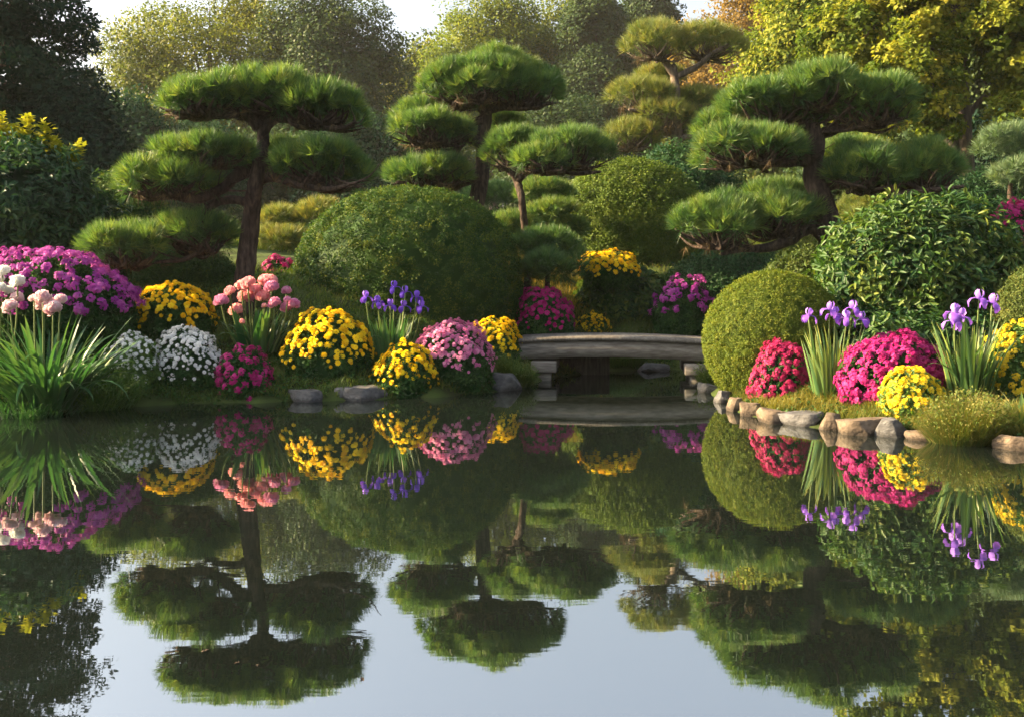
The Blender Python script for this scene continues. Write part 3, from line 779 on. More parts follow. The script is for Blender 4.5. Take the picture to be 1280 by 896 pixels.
def iris_clump(label, px, ybase, ytop_leaf, x0, x1, blooms, n=60, matb='iris_blade', petal='iris', size=.075, Y=None, group="iris clumps", wide=.045):
    Y = Y or ground_hit(px, ybase)
    k = Y / F; loc = root_at(px, Y)
    root = thing("iris_clump", label, "iris", loc, group)
    hgt = CZ + (HY - ytop_leaf) * k - loc[2]; sp = (x1 - x0) / 2 * k
    a0 = R.uniform(0, 2 * np.pi, n); rr = np.sqrt(R.uniform(0, 1, n))
    base = loc + np.stack([np.cos(a0) * rr * sp * .5, np.sin(a0) * rr * sp * .35, np.full(n, -.03)], 1)
    az = a0 + R.normal(size=n) * .4
    mb = MB()
    blade_strips(mb, base, az, rr * .18 + R.uniform(0, .12, n), hgt * R.uniform(.6, 1.12, n), wide * R.uniform(.7, 1.2, n), R.uniform(.0, .45, n) + (R.uniform(size=n) < .14) * R.uniform(.6, 1.6, n), np.clip(R.uniform(0, .8, n), 0, 1))
    mb.build("leaves", M[matb], root)
    for (bx, by) in blooms:
        tip = P(bx, by, Y) + np.array([0, R.uniform(-.15, .1), 0])
        st = loc + np.array([(tip[0] - loc[0]) * .45, R.normal() * .05, 0])
        mb = MB(); tube(mb, [st - UP * .03, st * .45 + tip * .55 + np.array([(tip[0] - loc[0]) * .08, 0, 0]), tip - UP * size * .1], [.011, .010, .008], 6, 4)
        mb.build("stem", M['stem'], root, smooth=True)
        V, Fa, T = iris_bloom()
        mb = MB(); mb.add(V * size + R.normal(size=V.shape) * size * .035, np.array(Fa), np.clip(T + R.normal() * .08 + R.normal(size=len(T)) * .12, 0, 1), 0)
        me = mb.mesh("bloom", [M[petal]], smooth=True)
        link_mesh("bloom", me, root, tip, quat_z(nrm(np.array([R.normal() * .12, -.15 + R.normal() * .1, 1])), R.uniform(0, 6)), 1.0)
    return root

def ball_flowers(name, label, cat, px, ybase, ytop_leaf, x0, x1, blooms, petals, n=50, Y=None, wide=.05, group=None, droop=.8, matb='blade', nlong=0, lean=.3):
    Y = Y or ground_hit(px, ybase)
    k = Y / F; loc = root_at(px, Y)
    root = thing(name, label, cat, loc, group)
    hgt = CZ + (HY - ytop_leaf) * k - loc[2]; sp = (x1 - x0) / 2 * k
    a0 = R.uniform(0, 2 * np.pi, n); rr = np.sqrt(R.uniform(0, 1, n))
    base = loc + np.stack([np.cos(a0) * rr * sp * .4, np.sin(a0) * rr * sp * .3, np.full(n, -.03)], 1)
    mb = MB()
    blade_strips(mb, base, a0 + R.normal(size=n) * .35, rr * lean + R.uniform(0, .15, n), hgt * R.uniform(.65, 1.2, n), wide * R.uniform(.7, 1.2, n), R.uniform(.1, droop, n) + (R.uniform(size=n) < .25) * R.uniform(.4, 1.4, n), R.uniform(0, .75, n), 9)
    mb.build("leaves", M[matb], root)
    for i, (bx, by, rad, pet) in enumerate(blooms):
        tip = P(bx, by, Y) + np.array([0, R.uniform(-.25, .2), 0])
        st = loc + np.array([(tip[0] - loc[0]) * .5, (tip[1] - loc[1]) * .5, 0])
        mb = MB(); tube(mb, [st - UP * .03, st * .45 + tip * .55 + np.array([(tip[0] - loc[0]) * .1, 0, 0]), tip - UP * rad * k * .5], [.012, .010, .008], 6, 4)
        mb.build("stem", M['stem'], root, smooth=True)
        V, Fa = ball_bloom(int(26 + rad * 3), .8)
        mb = MB(); V[:, 2] *= .86
        t = np.clip(np.repeat(R.uniform(.1, .95, len(V) // 6), 6), 0, 1)
        mb.add(V * rad * k, np.array(Fa), t)
        link_mesh("bloom", mb.mesh("bloom", [M[petals[pet]]]), root, tip, quat_z(nrm(np.array([R.normal() * .3, -.35, 1])), R.uniform(0, 6)), 1.0)
    return root

# ------------------------------------------------------------------ flower beds
GY = "yellow chrysanthemum mounds"
mound("chrysanthemum", "yellow chrysanthemum mound between the magenta phlox bank and the pink peonies", "flowering plant", 164, 274, 352, 420, 'yellow', group=GY, head=.046, zmin=.25)
mound("chrysanthemum", "large yellow chrysanthemum mound between the peonies and the irises", "flowering plant", 355, 468, 388, 470, 'yellow', group=GY, head=.047, zmin=.2)
mound("chrysanthemum", "yellow chrysanthemum mound growing lowest on the bank, just above the water", "flowering plant", 467, 545, 430, 492, 'yellow', group=GY, head=.042, zmin=.2)
mound("chrysanthemum", "yellow chrysanthemum mound between the light pink mound and the bridge", "flowering plant", 577, 656, 397, 452, 'yellow', group=GY, head=.045, zmin=.2)
mound("chrysanthemum", "tiny yellow chrysanthemum mound peeping over the bridge deck", "flowering plant", 716, 764, 393, 420, 'yellow', group=GY, Y=17.9, head=.04, zmin=.12)
mound("chrysanthemum", "yellow flower head cluster topping a tall leafy bush", "flowering plant", 721, 802, 312, 350, 'yellow', group=GY, Y=18.3, head=.055, zmin=.1, depth=.7, zfloor=350)
mound("chrysanthemum", "lemon yellow chrysanthemum mound among the sunlit stones", "flowering plant", 1100, 1180, 460, 522, 'lemon', group=GY, head=.036, zmin=.05, dens=1.5, leafmat='lime_leaf')
mound("chrysanthemum", "light pink chrysanthemum mound leaning towards the grey boulder", "flowering plant", 516, 618, 400, 480, 'pink', head=.036, zmin=.22)
mound("chrysanthemum", "deep pink chrysanthemum mound at the end of the bridge", "flowering plant", 640, 723, 358, 430, 'magenta', head=.045, zmin=.3, Y=16.9, group="magenta flower mounds")
mound("white_flowers", "larger white flowered mound beside the small magenta one", "flowering plant", 188, 281, 408, 480, 'white', group="white flower mounds", head=.03, zmin=.15)
mound("white_flowers", "looser white flowered mound next to the strap leaves", "flowering plant", 128, 200, 418, 486, 'white', group="white flower mounds", head=.03, zmin=.15, dens=.7, leafmat='lime_leaf')
GM = "magenta flower mounds"
mound("phlox", "wide violet pink phlox bank behind the strap leaves", "flowering plant", -40, 172, 316, 455, 'violet_pink', 'phlox', head=.02, zmin=.42, group=GM, Y=13.5, lump=.09, drop=.22, cfrac=.4)
mound("azalea", "small dark magenta mound on the grassy bank by the water", "flowering plant", 271, 338, 435, 490, 'magenta', 'phlox', head=.017, zmin=-.1, group=GM, drop=.2)
mound("phlox", "loose magenta phlox behind the bridge", "flowering plant", 812, 895, 348, 425, 'violet_pink', 'phlox', head=.022, zmin=.5, group=GM, Y=17.9, lump=.12, drop=.2)
mound("azalea", "crimson pink azalea against the smooth yellow green dome", "flowering plant", 938, 1020, 431, 497, 'crimson', 'phlox', head=.016, zmin=-.2, group=GM, drop=.1, dens=1.5)
mound("azalea", "broad magenta azalea below the broad leaved shrub", "flowering plant", 1052, 1182, 421, 496, 'magenta', 'phlox', head=.017, zmin=-.25, group=GM, drop=.08, dens=1.5)
mound("azalea", "magenta azalea high on the bank beyond the broad leaved shrub", "flowering plant", 1226, 1310, 259, 330, 'magenta', 'phlox', head=.02, zmin=.05, group=GM, Y=15.8)
mound("azalea", "small red and pink azalea in shade beside the straight pine trunk", "flowering plant", 316, 376, 325, 380, 'magenta', 'phlox', head=.02, zmin=.3, group=GM, Y=17.2)
mound("marigold", "orange yellow marigolds behind the variegated leaves", "flowering plant", 1222, 1330, 408, 490, 'goldenrod', 'phlox', head=.014, zmin=-.1, leafmat='lime_leaf', drop=.25, dens=.9)

iris_clump("purple iris clump in shade in front of the biggest dome", 487, 452, 392, 445, 530, [(459, 372), (474, 378), (492, 360), (507, 366), (489, 382), (505, 384), (521, 372), (527, 384)], 90, 'blade', 'iris', .088, group="iris clumps")
iris_clump("sunlit purple iris clump in front of the smooth yellow green dome", 1040, 492, 408, 995, 1090, [(1012, 396), (1037, 388), (1044, 394), (1062, 386), (1075, 400), (1054, 398)], 80, 'iris_blade', 'iris_light', .092)
iris_clump("tall purple iris clump between the broad azalea and the marigolds", 1212, 497, 396, 1168, 1262, [(1188, 392), (1206, 398), (1196, 404), (1219, 374), (1245, 380)], 80, 'iris_blade', 'iris_light', .10)

ball_flowers("peony", "clump of pink peonies with upright strap leaves before the straight pine trunk", "flowering plant", 322, 438, 384, 262, 378,
             [(281, 376, 10, 1), (291, 364, 8, 0), (303, 358, 9, 0), (296, 388, 10, 0), (304, 371, 10, 0), (316, 354, 10, 0), (330, 352, 11, 0), (312, 372, 10, 1), (328, 371, 10, 0), (341, 359, 10, 1),
              (356, 364, 7, 1), (346, 379, 9, 1), (360, 384, 9, 1), (369, 380, 9, 1), (318, 363, 9, 0), (338, 350, 8, 0), (308, 401, 4, 0), (333, 382, 4, 0), (364, 374, 5, 1)], ['peony', 'peony_mauve'], 60, wide=.075, droop=.5)
ball_flowers("peony", "pale pink peonies above a fountain of strap leaves at the water's edge", "flowering plant", 58, 508, 392, -30, 150,
             [(22, 383, 11, 0), (47, 380, 13, 0), (70, 386, 12, 0), (55, 372, 11, 0), (67, 376, 9, 0), (38, 374, 7, 0)], ['pale', 'white'], 190, wide=.062, droop=1.2, lean=.55)
ball_flowers("white_iris", "white flowers on tall stems behind the pale pink peonies", "flowering plant", 2, 500, 420, -50, 50,
             [(4, 340, 10, 1), (20, 352, 9, 1), (33, 352, 10, 1), (6, 360, 9, 1), (12, 364, 8, 1), (29, 372, 9, 0), (-12, 350, 10, 1), (-8, 366, 10, 1)], ['pale', 'white'], 60, wide=.04, droop=.8, Y=12.6)

# goldenrod on top of the laurel, ground plants, tufts
def goldenrod(label, Y, plumes):
    loc = root_at(plumes[0][0], Y)
    root = thing("goldenrod", label, "flowering plant", loc)
    for (x0, y0, x1, y1) in plumes:
        a, b_ = P(x0, y0, Y), P(x1, y1, Y)
        b_[1] += R.normal() * .2
        mb = MB()
        g = np.array([a[0] * .8 + loc[0] * .2, Y, zg(a[0], Y) - .05])
        tube(mb, [g, a, b_], [.014, .01, .004], 5, 5, mat=1)
        n_ = 130; t = R.uniform(0, 1, n_)
        q = a + (b_ - a) * t[:, None] + R.normal(size=(n_, 3)) * .035
        sd_ = rand_unit(n_) * np.array([1, 1, .2]) + UP * .3
        leaves(mb, q, sd_, UP + R.normal(size=(n_, 3)) * .4, .17 * (1.15 - t * .6), .065, R.uniform(0, 1, n_))
        mb.build("plume", [M['spray'], M['stem']], root)
    return root
goldenrod("yellow goldenrod plumes rising above the big dark laurel", 16.6,
          [(5, 190, 2, 146), (18, 190, 20, 160), (38, 190, 42, 150), (45, 188, 30, 168), (58, 190, 64, 158), (30, 192, 48, 172), (70, 200, 76, 182), (85, 205, 90, 180), (88, 212, 95, 194), (-12, 190, -8, 150), (12, 195, 28, 178), (55, 195, 70, 176)])

def tuft(name, label, cat, px, ybase, x0, x1, ytop, mat, n=260, wide=.008, droop=1.0, Y=None, group=None, t=(0, .8), leafy=0):
    Y = Y or ground_hit(px, ybase)
    k = Y / F; loc = root_at(px, Y); sp = (x1 - x0) / 2 * k; hgt = CZ + (HY - ytop) * k - loc[2]
    root = thing(name, label, cat, loc, group)
    a0 = R.uniform(0, 2 * np.pi, n); rr = np.sqrt(R.uniform(0, 1, n))
    xy = np.stack([np.cos(a0) * rr * sp * .75, np.sin(a0) * rr * sp * .6], 1) + loc[:2]
    base = np.column_stack([xy, np.maximum(terrain(xy[:, 0], xy[:, 1]), 0) - .02])
    mb = MB()
    hh = hgt * np.sqrt(1.02 - .75 * rr ** 2)
    blade_strips(mb, base, a0 + R.normal(size=n) * .5, rr * .5 + R.uniform(0, .2, n), hh * R.uniform(.6, 1.1, n), np.full(n, wide) * R.uniform(.7, 1.3, n), R.uniform(.1, droop, n), R.uniform(t[0], t[1], n), 5)
    if leafy:
        m_ = leafy
        i = R.integers(0, n, m_); f = R.uniform(.25, 1, m_)
        q = base[i] + np.stack([np.cos(a0[i]) * f * hh[i] * rr[i] * .5, np.sin(a0[i]) * f * hh[i] * rr[i] * .5, f * hh[i] * .95], 1) + R.normal(size=(m_, 3)) * .02
        leaves(mb, q, rand_unit(m_) + UP * .4, rand_unit(m_) + UP, .035, .016, R.uniform(t[0], t[1], m_))
    mb.build("foliage", M[mat], root)
    return root
tuft("ornamental_grass", "fluffy bright green grass mound at the water below the lemon chrysanthemum", "grass plant", 1205, 552, 1146, 1258, 482, 'grass', 2600, .007, 1.0, group="grass mounds", t=(.3, 1), leafy=2500)
tuft("ornamental_grass", "small green grass tuft at the boulder beside the bridge", "grass plant", 645, 486, 622, 668, 442, 'grass', 900, .008, 1.0, group="grass mounds", t=(0, .5), leafy=900)
tuft("ornamental_grass", "round grass tuft seen under the bridge on the far bank", "grass plant", 772, 466, 738, 820, 424, 'lime_leaf', 1700, .013, 1.0, Y=16.95, group="grass mounds", t=(.1, .7), leafy=900)
tuft("ornamental_grass", "tiny grass tuft growing at the foot of the bridge post", "grass plant", 888, 494, 872, 905, 462, 'grass', 420, .007, 1.0, group="grass mounds", t=(.1, .6), leafy=500, Y=14.7)
tuft("daylily", "variegated strap leaved plant at the edge of the stones", "plant", 1272, 532, 1228, 1330, 480, 'iris_blade', 120, .035, 1.5, t=(.4, 1))
tuft("ground_fern", "low bright green fern below the white mounds", "plant", 122, 506, 84, 196, 444, 'lime_leaf', 420, .02, 1.3, t=(0, .7), leafy=1600)
tuft("strap_grass", "dark arching grass trailing into the water under the pale peonies", "grass plant", 40, 516, -40, 120, 470, 'blade', 500, .014, 1.6, t=(0, .5))
shrub("leafy_bush", "tall leafy bush carrying the yellow flower cluster", "shrub", 765, 726, 828, 338, 412, 18.8, 'rhodo', 170, .13, 60, .12, .055, True, .35, .06, zmin=-.6, t0=(.1, .8))

# ------------------------------------------------------------------ rocks
def rock(label, px, py_base, wpx, hpx, mat, seed, Y=None, name="stone", depth=.8, sink=1.3):
    Y = Y or F * CZ / (py_base - HY) - .04
    k = Y / F
    rg = np.random.default_rng(seed)
    bm = bmesh.new(); bmesh.ops.create_icosphere(bm, subdivisions=4, radius=1)
    V = np.array([v.co[:] for v in bm.verts])
    for q in range(11):                                       # flat broken faces
        n_ = nrm(rg.normal(size=3) + np.array([0, 0, .2])); dd = rg.uniform(.48, .85)
        ex = V @ n_ - dd; V = V - np.maximum(ex, 0)[:, None] * n_ * .9
    V[:, 2] = np.minimum(V[:, 2], .5 + .12 * V[:, 0] * rg.normal())
    for q in range(5):
        f = rg.normal(size=3) * rg.uniform(2, 7); V = V * (1 + .018 * np.sin(V @ f + rg.uniform(0, 6)))[:, None]
    a, h = wpx * 1.25 / 2 * k, hpx * .88 * k
    V[:, 2] -= V[:, 2].min()
    V *= np.array([a / np.abs(V[:, 0]).max(), a * depth / np.abs(V[:, 1]).max(), h * (1 + sink) / V[:, 2].max()])
    for v, c in zip(bm.verts, V): v.co = c
    me = bpy.data.meshes.new(name); bm.to_mesh(me); bm.free()
    for pl in me.polygons: pl.use_smooth = True
    me.set_sharp_from_angle(angle=math.radians(28))
    me.materials.append(M[mat])
    o = bpy.data.objects.new(name, me); COL.objects.link(o)
    o.location = ((px - CX) * k, Y + a * depth * .5, -h * sink - .01)
    o.rotation_euler = (0, 0, rg.uniform(-.25, .25))
    return tag(o, label, "stone", "stones along the water's edge")
rock("low rounded grey stone alone at the foot of the grassy bank", 379, 501, 38, 17, 'stone', 1)
rock("small dark wedge stone leaning on a bigger one", 429, 499, 22, 19, 'stone', 2)
rock("wide grey stone below the lowest yellow mound", 456, 499, 50, 20, 'stone', 3)
rock("big smooth grey boulder below the light pink mound", 624, 488, 48, 25, 'stone', 4)
rock("grey stone wedged under the end of the bridge", 886, 490, 22, 16, 'stone', 5)
rock("dim stone lying on the far bank under the bridge", 818, 466, 34, 12, 'stone', 21, Y=16.6)
rock("small grey stone at the foot of the smooth yellow green dome", 906, 502, 22, 18, 'stone', 6)
rock("round pale stone at the bend of the stone edging", 918, 513, 18, 20, 'stone_tan', 7)
rock("tan stone beside the round pale one", 938, 519, 26, 20, 'stone_tan', 8)
rock("tan block with a cracked side in the sunlit edging", 972, 528, 40, 22, 'stone_tan', 9)
rock("broad grey slab lying longest in the sunlit edging", 1004, 531, 52, 21, 'stone', 10)
rock("upright tan stone between the grey slab and the wide tan one", 1040, 536, 26, 26, 'stone_tan', 11)
rock("wide tan stone below the broad azalea", 1082, 542, 52, 25, 'stone_tan', 12)
rock("dark cleft stone below the lemon chrysanthemum", 1118, 545, 38, 27, 'stone', 13)
rock("low brown stone in front of the fluffy grass mound", 1160, 549, 40, 14, 'stone_tan', 14)
rock("tan stone at the frame edge beneath the variegated leaves", 1276, 562, 44, 22, 'stone_tan', 15)

# ------------------------------------------------------------------ bridge
def box(mb, c, s, rot=0.0, bev=0.0, tint=.5, mat=0):
    bm = bmesh.new(); bmesh.ops.create_cube(bm, size=1)
    for v in bm.verts: v.co = Vector((v.co.x * s[0], v.co.y * s[1], v.co.z * s[2]))
    if bev: bmesh.ops.bevel(bm, geom=list(bm.edges), offset=bev, segments=1, affect='EDGES')
    V = np.array([v.co[:] for v in bm.verts]); cs, sn = math.cos(rot), math.sin(rot)
    V = np.stack([V[:, 0] * cs + V[:, 2] * sn, V[:, 1], -V[:, 0] * sn + V[:, 2] * cs], 1) + np.asarray(c)
    by = {}
    bm.verts.index_update()
    for f in bm.faces: by.setdefault(len(f.verts), []).append([v.index for v in f.verts])
    first = True
    for kk, fl in by.items():
        if first: mb.add(V, np.array(fl), tint, mat); first = False
        else: mb.B.append((np.array(fl) + mb.n - len(V), mat))
    bm.free()

BL, BR = P(648, 424, 15.25), P(905, 424, 15.0)      # ends of the deck's near edge
br = thing("footbridge", "low arched footbridge of weathered grey planks over the inlet", "bridge", ((BL[0] + BR[0]) / 2, 15.4, .0))
yaw = math.atan2(BR[1] - BL[1], BR[0] - BL[0]); span = math.hypot(*(BR - BL)[:2]); DW = 1.0
def bpt(u, v, z):                                    # u 0..1 along, v metres back, z
    p0 = BL[:2] + (BR[:2] - BL[:2]) * u
    return np.array([p0[0] - math.sin(yaw) * v, p0[1] + math.cos(yaw) * v, z])
zl, zr = P(650, 424, 15.25)[2], P(905, 428, 15.0)[2]
def deckz(u): return zl + (zr - zl) * u + .05 * (1 - (2 * u - 1) ** 2)
mb = MB(); npl = 17
for q in range(npl):
    u0, u1 = q / npl, (q + 1) / npl
    v0, v1 = 0, DW
    V = [bpt(u_, v_, deckz(u_) - z_) for z_ in (.05, 0) for u_, v_ in ((u0, v0), (u1, v0), (u1, v1), (u0, v1))]
    fl = [[3, 2, 1, 0], [4, 5, 6, 7], [0, 1, 5, 4], [2, 3, 7, 6]] + ([[3, 0, 4, 7]] if q == 0 else []) + ([[1, 2, 6, 5]] if q == npl - 1 else [])
    mb.add(np.array(V), np.array(fl), R.uniform())
mb.build("deck", M['planks'], br)
def beam(v0, v1, ztop, depth):
    mb = MB(); us = np.linspace(.0, 1.0, 25); V = []
    for u in us:
        z = deckz(u) - ztop + .028
        V += [bpt(u, v0, z), bpt(u, v1, z), bpt(u, v1, z - depth), bpt(u, v0, z - depth)]
    Fa = []
    for i in range(len(us) - 1):
        for j in range(4): Fa.append([i * 4 + j, i * 4 + (j + 1) % 4, i * 4 + 4 + (j + 1) % 4, i * 4 + 4 + j])
    Fa.append([0, 1, 2, 3]); Fa.append([i * 4 + 4 + q for q in (3, 2, 1, 0)])
    mb.add(np.array(V), np.array(Fa)); return mb.build("beam", M['wood'], br)
beam(.05, .19, .082, .235); beam(DW - .2, DW - .06, .082, .235)
def rbox(name, u, v, z0, z1, sx, sy, mat):
    m2 = MB(); box(m2, (0, 0, 0), (sx, sy, z1 - z0), 0, .012)
    cs, sn = math.cos(yaw), math.sin(yaw); c = bpt(u, v, (z0 + z1) / 2)
    V = m2.V[0]; m2.V[0] = np.stack([V[:, 0] * cs - V[:, 1] * sn, V[:, 0] * sn + V[:, 1] * cs, V[:, 2]], 1) + c
    return m2.build(name, M[mat], br)
for u, v in ((.125, .12), (.875, .12), (.125, DW - .13), (.875, DW - .13)):
    zt = deckz(u) - .325
    rbox("header_block", u, v + .02, zt - .16, zt, .36, .34, 'wood')
    rbox("post", u, v + .02, -.3, zt - .162, .2, .2, 'wood')
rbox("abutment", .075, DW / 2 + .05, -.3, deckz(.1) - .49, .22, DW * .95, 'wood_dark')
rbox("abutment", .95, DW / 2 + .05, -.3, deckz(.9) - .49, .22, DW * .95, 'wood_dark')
rbox("void_shade_panel", .3, DW - .05, -.3, deckz(.3) - .33, .85, .12, 'wood_dark')  # added dark panel, its colour stands in for the shaded void under the deck

# ------------------------------------------------------------------ grass on the banks
def grass_patch(name, test, n, L, wide, mat, droop=1.0, t=(0, 1)):
    out_b = []
    tries = 0
    while sum(len(q) for q in out_b) < n and tries < 40:
        tries += 1
        Y = R.uniform(9, 31, n); x = R.uniform(-.62, .62, n) * Y
        s = shore_dist(x, Y); ok = test(x, Y, s)
        out_b.append(np.stack([x[ok], Y[ok]], 1))
    q = np.concatenate(out_b)[:n]; n = len(q)
    base = np.column_stack([q, terrain(q[:, 0], q[:, 1]) - .01])
    mb = MB()
    tint = np.clip(.5 + .3 * np.sin(q[:, 0] * 2.1 + q[:, 1]) * np.sin(q[:, 1] * 3.1) + R.normal(size=n) * .18, 0, 1) * (t[1] - t[0]) + t[0]
    blade_strips(mb, base, R.uniform(0, 6.28, n), R.uniform(0, .5, n), L * R.uniform(.5, 1.2, n), wide * R.uniform(.7, 1.3, n), R.uniform(.2, droop, n), tint, 2)
    return tag(mb.build(name, M[mat]), "", None, None, 'stuff')
grass_patch("grass", lambda x, Y, s: (s > .02) & (s < 4.5) & (Y < 20), 110000, .10, .013, 'grass', 1.2, (0, .75))
def ground_cover(n):
    Y = R.uniform(9.5, 18, n); x = R.uniform(-.6, .6, n) * Y; s_ = shore_dist(x, Y)
    pat = np.sin(x * 3.3 + 2 * np.sin(Y * 2.1)) * np.sin(Y * 3.9 + x) + .5 * np.sin(x * 9 + Y * 7)
    ok = (s_ > .0) & (s_ < 4) & (pat > -.15) ; x, Y = x[ok], Y[ok]; m_ = len(x)
    q = np.column_stack([x, Y, terrain(x, Y) + R.uniform(0, .09, m_) * R.uniform(0, 1, m_)])
    mb = MB()
    leaves(mb, q, rand_unit(m_) * np.array([1, 1, .4]), UP + R.normal(size=(m_, 3)) * .5, .045 * R.uniform(.6, 1.3, m_), .03 * R.uniform(.7, 1.2, m_), np.clip(R.uniform(0, 1, m_) + .25 * np.sin(x * 2.2 + Y), 0, 1))
    tag(mb.build("ground_cover", M['mum_leaf']), kind='stuff')
ground_cover(170000)
grass_patch("meadow_grass", lambda x, Y, s: (s > .5) & (Y > 17.5) & (Y < 23) & (x > -.3) & (x < 1.6), 12000, .22, .009, 'golden', 1.0)
grass_patch("slope_grass", lambda x, Y, s: (s > .5) & (Y > 19.5), 60000, .14, .022, 'grass', 1.2, (0, .8))
grass_patch("bank_moss", lambda x, Y, s: (s > .1) & (s < .9) & (x > 1.5) & (Y < 14.5), 22000, .13, .008, 'golden', 1.2, (0, .6))

# ------------------------------------------------------------------ trees at the back
def tree(name, label, px, Y, ytop, wpx, cfg, group="trees behind the garden", depth=.8, lean=0.0, forks=None):
    k = Y / F; loc = root_at(px, Y)
    H = CZ + (HY - ytop) * k - loc[2]; a = wpx / 2 * k
    root = thing(name, label, "tree", loc, group)
    z0 = cfg.get('z0', .25) * H
    top = loc + np.array([lean, 0, H * .93])
    r0 = cfg.get('r', .035) * H * .55
    cz = (z0 + H) / 2; rz = (H - z0) / 2
    nc = cfg['nc']
    d = rand_unit(nc); rad = R.uniform(.15, 1, nc) ** .45
    prof = d * rad[:, None]
    if cfg.get('cone'):
        zz = R.uniform(0, 1, nc) ** 1.15; an = R.uniform(0, 6.28, nc); w_ = (1 - zz) ** .75 * R.uniform(.45, 1, nc) ** .5 + .04
        C = loc + np.stack([np.cos(an) * w_ * a, np.sin(an) * w_ * a * depth, z0 + zz * (H - z0)], 1); N = nrm(np.stack([np.cos(an), np.sin(an), np.full(nc, .3)], 1))
    else:
        C = loc + np.array([lean * .6, 0, cz]) + prof * np.array([a, a * depth, rz]) * .92; N = nrm(d + UP * .3)
    rc = cfg['rc'] * R.uniform(.7, 1.35, nc)
    mbt = MB()
    tube(mbt, [loc - UP * .3, loc + np.array([lean * .2, 0, z0]), loc + np.array([lean * .6, .1, cz]), top], [r0 * 1.25, r0 * .9, r0 * .55, .03], 10, 8, .04)
    sel = R.choice(nc, min(cfg.get('limbs', 14), nc), replace=False)
    for q in sel:
        f = R.uniform(.25, .7); st = loc + np.array([lean * f, 0, H * f])
        mid = st * .5 + C[q] * .5 + np.array([0, 0, -.08 * H * R.uniform(0, 1)])
        tube(mbt, [st, mid, C[q]], [r0 * .42, r0 * .25, .025], 6, 5, .04)
    mbt.build("trunk", M[cfg.get('bark', 'bark_grey')], root, smooth=True)
    mb = MB()
    clump_leaves(mb, C, N, rc, cfg['nper'], cfg['L'], cfg['W'], cfg.get('up', .3), .6, False, .2, t0=cfg.get('t', (.1, .9)), flat=cfg.get('flat', .7))
    mb.build("crown", M[cfg['mat']], root)
    return root

BRD = dict(nc=185, rc=.85, nper=300, L=.155, W=.10, limbs=26)
def C_(**k): d = dict(BRD); d.update(k); return d
def F_(**k):
    d = dict(BRD); d.update(k)
    d['rc'] *= 2; d['L'] *= 1.75; d['W'] *= 1.75; return d
tree("cedar_tree", "dark drooping evergreen tree overhanging the laurel at the edge", -20, 27, -150, 300, C_(mat='tree_cedar', nc=330, rc=.55, nper=170, L=.16, W=.07, flat=.4, z0=.12, t=(.1, .9)))
tree("broadleaf_tree", "sunlit yellow green tree with dark spreading limbs", 262, 84, -12, 290, F_(mat='tree_yellow', t=(.1, .9), z0=.3))
tree("broadleaf_tree", "dull green broad tree beside the bright gap of sky", 412, 80, -14, 165, F_(mat='tree_dark', t=(.2, 1)))
tree("broadleaf_tree", "small yellowish tree far off in the gap of sky", 522, 105, 42, 80, F_(mat='tree_yellow', nc=110, rc=.9, nper=130, L=.26, W=.17))
tree("broadleaf_tree", "bright green leafy tree behind the tallest pine", 618, 88, -8, 160, F_(mat='tree_green'))
tree("broadleaf_tree", "light green tree with fresh yellowish sprays behind the tallest pine", 700, 92, -4, 140, F_(mat='tree_green', t=(.2, 1)))
tree("conifer_tree", "slim conical conifer nearest the green leafy trees behind the tallest pine", 745, 84, -8, 120, F_(mat='tree_dark', cone=True, nc=260, rc=.6, L=.2, W=.09, flat=.5, z0=.08))
tree("conifer_tree", "darkest conifer directly behind the distant pine", 812, 94, -8, 120, F_(mat='tree_dark', cone=True, nc=260, rc=.65, L=.22, W=.1, flat=.5, z0=.08, t=(0, .7)))
tree("broadleaf_tree", "orange brown autumn tree", 935, 80, -18, 190, F_(mat='tree_orange'))
tree("broadleaf_tree", "gold flecked tree between the autumn tree and the big yellow one", 1030, 36, -60, 190, C_(mat='tree_maple', t=(0, .8)))
tree("broadleaf_tree", "green tree with orange flecks behind the big yellow one", 1120, 38, -60, 200, C_(mat='tree_green', t=(0, .7)))
tree("broadleaf_tree", "shaded green tree closing the view beyond the dwarf pine", 1290, 34, -60, 220, C_(mat='tree_dark', t=(.2, 1)))
# evergreens below the tall crowns
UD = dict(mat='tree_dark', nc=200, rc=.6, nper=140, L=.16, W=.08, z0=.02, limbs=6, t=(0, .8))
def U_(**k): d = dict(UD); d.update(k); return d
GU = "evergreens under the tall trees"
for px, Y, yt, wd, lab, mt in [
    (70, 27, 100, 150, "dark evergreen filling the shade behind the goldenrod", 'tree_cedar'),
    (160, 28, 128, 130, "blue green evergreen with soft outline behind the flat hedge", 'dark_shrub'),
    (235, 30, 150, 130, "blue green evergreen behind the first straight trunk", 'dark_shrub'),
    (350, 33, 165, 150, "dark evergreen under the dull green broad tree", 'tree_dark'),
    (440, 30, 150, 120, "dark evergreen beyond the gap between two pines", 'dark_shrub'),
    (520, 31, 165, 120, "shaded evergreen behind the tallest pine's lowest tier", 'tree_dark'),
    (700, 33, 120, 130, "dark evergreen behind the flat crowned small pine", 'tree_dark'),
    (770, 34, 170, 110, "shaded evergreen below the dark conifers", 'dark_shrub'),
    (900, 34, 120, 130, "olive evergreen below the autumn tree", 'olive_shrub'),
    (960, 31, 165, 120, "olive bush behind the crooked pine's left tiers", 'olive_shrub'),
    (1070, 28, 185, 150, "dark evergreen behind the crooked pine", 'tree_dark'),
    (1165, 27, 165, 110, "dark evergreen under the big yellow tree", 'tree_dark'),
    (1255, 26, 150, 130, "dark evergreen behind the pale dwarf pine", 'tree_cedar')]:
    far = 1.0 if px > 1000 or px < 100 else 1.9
    tree("evergreen_tree", lab, px, Y * far, yt, wd, U_(mat=mt, rc=.6 * far, L=.16 * far ** .8, W=.08 * far ** .8), GU)

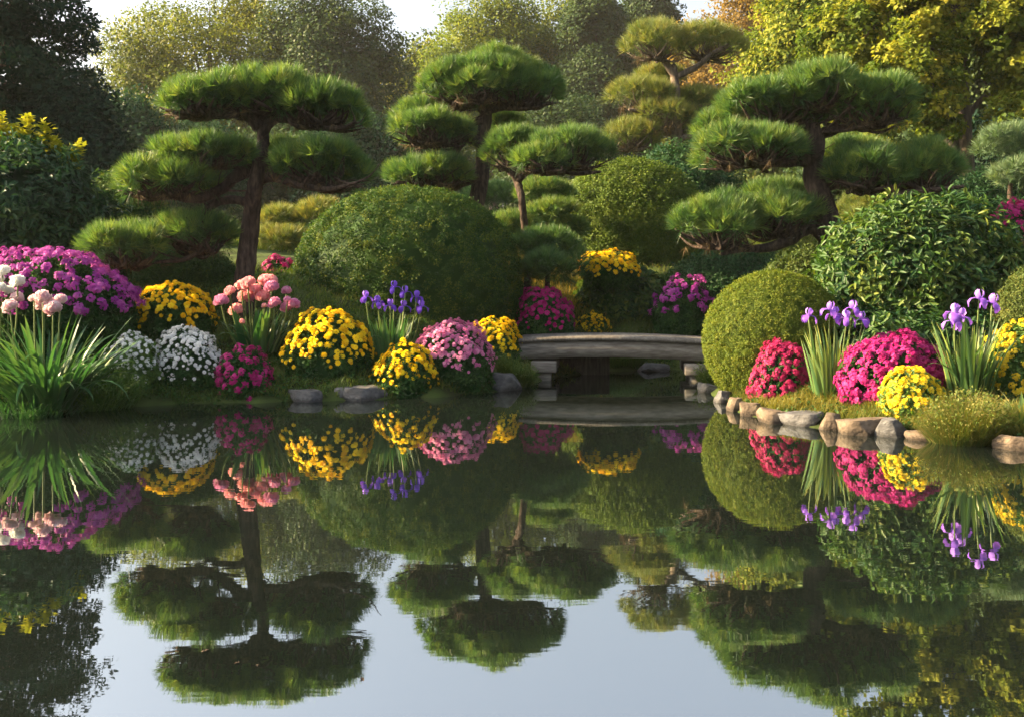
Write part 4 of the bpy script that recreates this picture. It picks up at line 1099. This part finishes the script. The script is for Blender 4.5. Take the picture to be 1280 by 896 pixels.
# big yellow tree: slanting limbs and two trunks
def maple():
    Y = 23.5; k = Y / F
    loc = root_at(1205, Y)
    root = thing("maple_tree", "big golden leaved tree with two grey trunks and a slanting bare limb", "tree", loc, "trees behind the garden")
    for pts in ([(1208, 260, 12), (1206, 200, 11), (1203, 140, 10), (1200, 80, 9.5), (1198, 20, 9), (1196, -60, 6)],
                [(1215, 240, 9), (1196, 195, 8), (1184, 165, 7), (1176, 130, 5), (1165, 90, 3)],):
        mb = MB(); tube(mb, [P(x, y, Y) for x, y, r in pts], [r * k for *_, r in pts], 12, 8, .04); mb.build("trunk", M['bark_grey'], root, smooth=True)
    for pts in ([(1202, 110, 7), (1190, 85, 6), (1165, 62, 5), (1140, 38, 4.2), (1122, 5, 3.5), (1112, -30, 2.5)], [(1128, 18, 3), (1105, 25, 2.4), (1085, 42, 1.8), (1070, 60, 1.2)],
                [(1200, 60, 6), (1230, 20, 5), (1260, -30, 3)], [(1206, 150, 4), (1235, 120, 3), (1280, 135, 1.5)]):
        mb = MB(); tube(mb, [P(x, y, Y) for x, y, r in pts], [r * k for *_, r in pts], 9, 6, .04); mb.build("branch", M['bark_grey'], root, smooth=True)
    # foliage sprays hanging in front of and around the trunks
    for (x, y, w_, h_, dy, nc) in [(1130, 105, 95, 130, -.8, 60), (1085, 40, 120, 110, .6, 70), (1160, 15, 120, 90, -.3, 60), (1245, 40, 110, 120, -.9, 70), (1270, 95, 90, 80, -.6, 40), (1250, 165, 110, 55, -1.2, 30), (1170, -60, 240, 90, 0, 90), (1290, -10, 120, 150, .3, 60), (1150, 150, 45, 55, -.9, 16), (1110, 160, 60, 50, .8, 14)]:
        c = P(x, y, Y); c[1] += dy
        d = rand_unit(nc) * R.uniform(.2, 1, (nc, 1)) ** .5
        C = c + d * np.array([w_ * k / 2, w_ * k / 2.4, h_ * k / 2])
        mb = MB(); clump_leaves(mb, C, nrm(d + UP * .3), .24 * R.uniform(.7, 1.3, nc), 105, .115, .085, .4, .6, False, .2, t0=(.0, 1), flat=.75)
        mb.build("foliage_spray", M['tree_maple'], root)
maple()

# far wood that closes the view
mb = MB()
nc = 900
xx = R.uniform(-120, 120, nc); yy = R.uniform(128, 150, nc)
hh = 16 + 4 * np.sin(xx * .23) + 2.5 * np.sin(xx * .61 + 1)
zz = R.uniform(.05, 1, nc) ** .7 * hh + 2.5
clump_leaves(mb, np.stack([xx, yy, zz], 1), nrm(np.stack([R.normal(size=nc) * .4, -np.ones(nc), np.full(nc, .5)], 1)), 2.6, 100, .8, .5, .3, .6, False, .2, t0=(0, .8), flat=.7)
tag(mb.build("wood", M['tree_dark']), kind='stuff')

# floating leaves
lm = MB()
leaves(lm, np.zeros((1, 3)), np.array([[1., 0, 0]]), UP[None], .09, .04, .5, .08, True)
leaf_me = lm.mesh("fallen_leaf", M['bark'])
for q, (x, y) in enumerate([(301, 828), (322, 833), (452, 847), (262, 812)]):
    o = bpy.data.objects.new("fallen_leaf", leaf_me); COL.objects.link(o)
    Y = F * CZ / (y - HY); o.location = ((x - CX) / F * Y, Y, .004); o.rotation_euler = (0, 0, R.uniform(0, 6)); o.scale = (.3 + .06 * q,) * 3
    tag(o, "small brown leaf floating on the still water in the reflected sky", "leaf", "leaves floating on the pond")
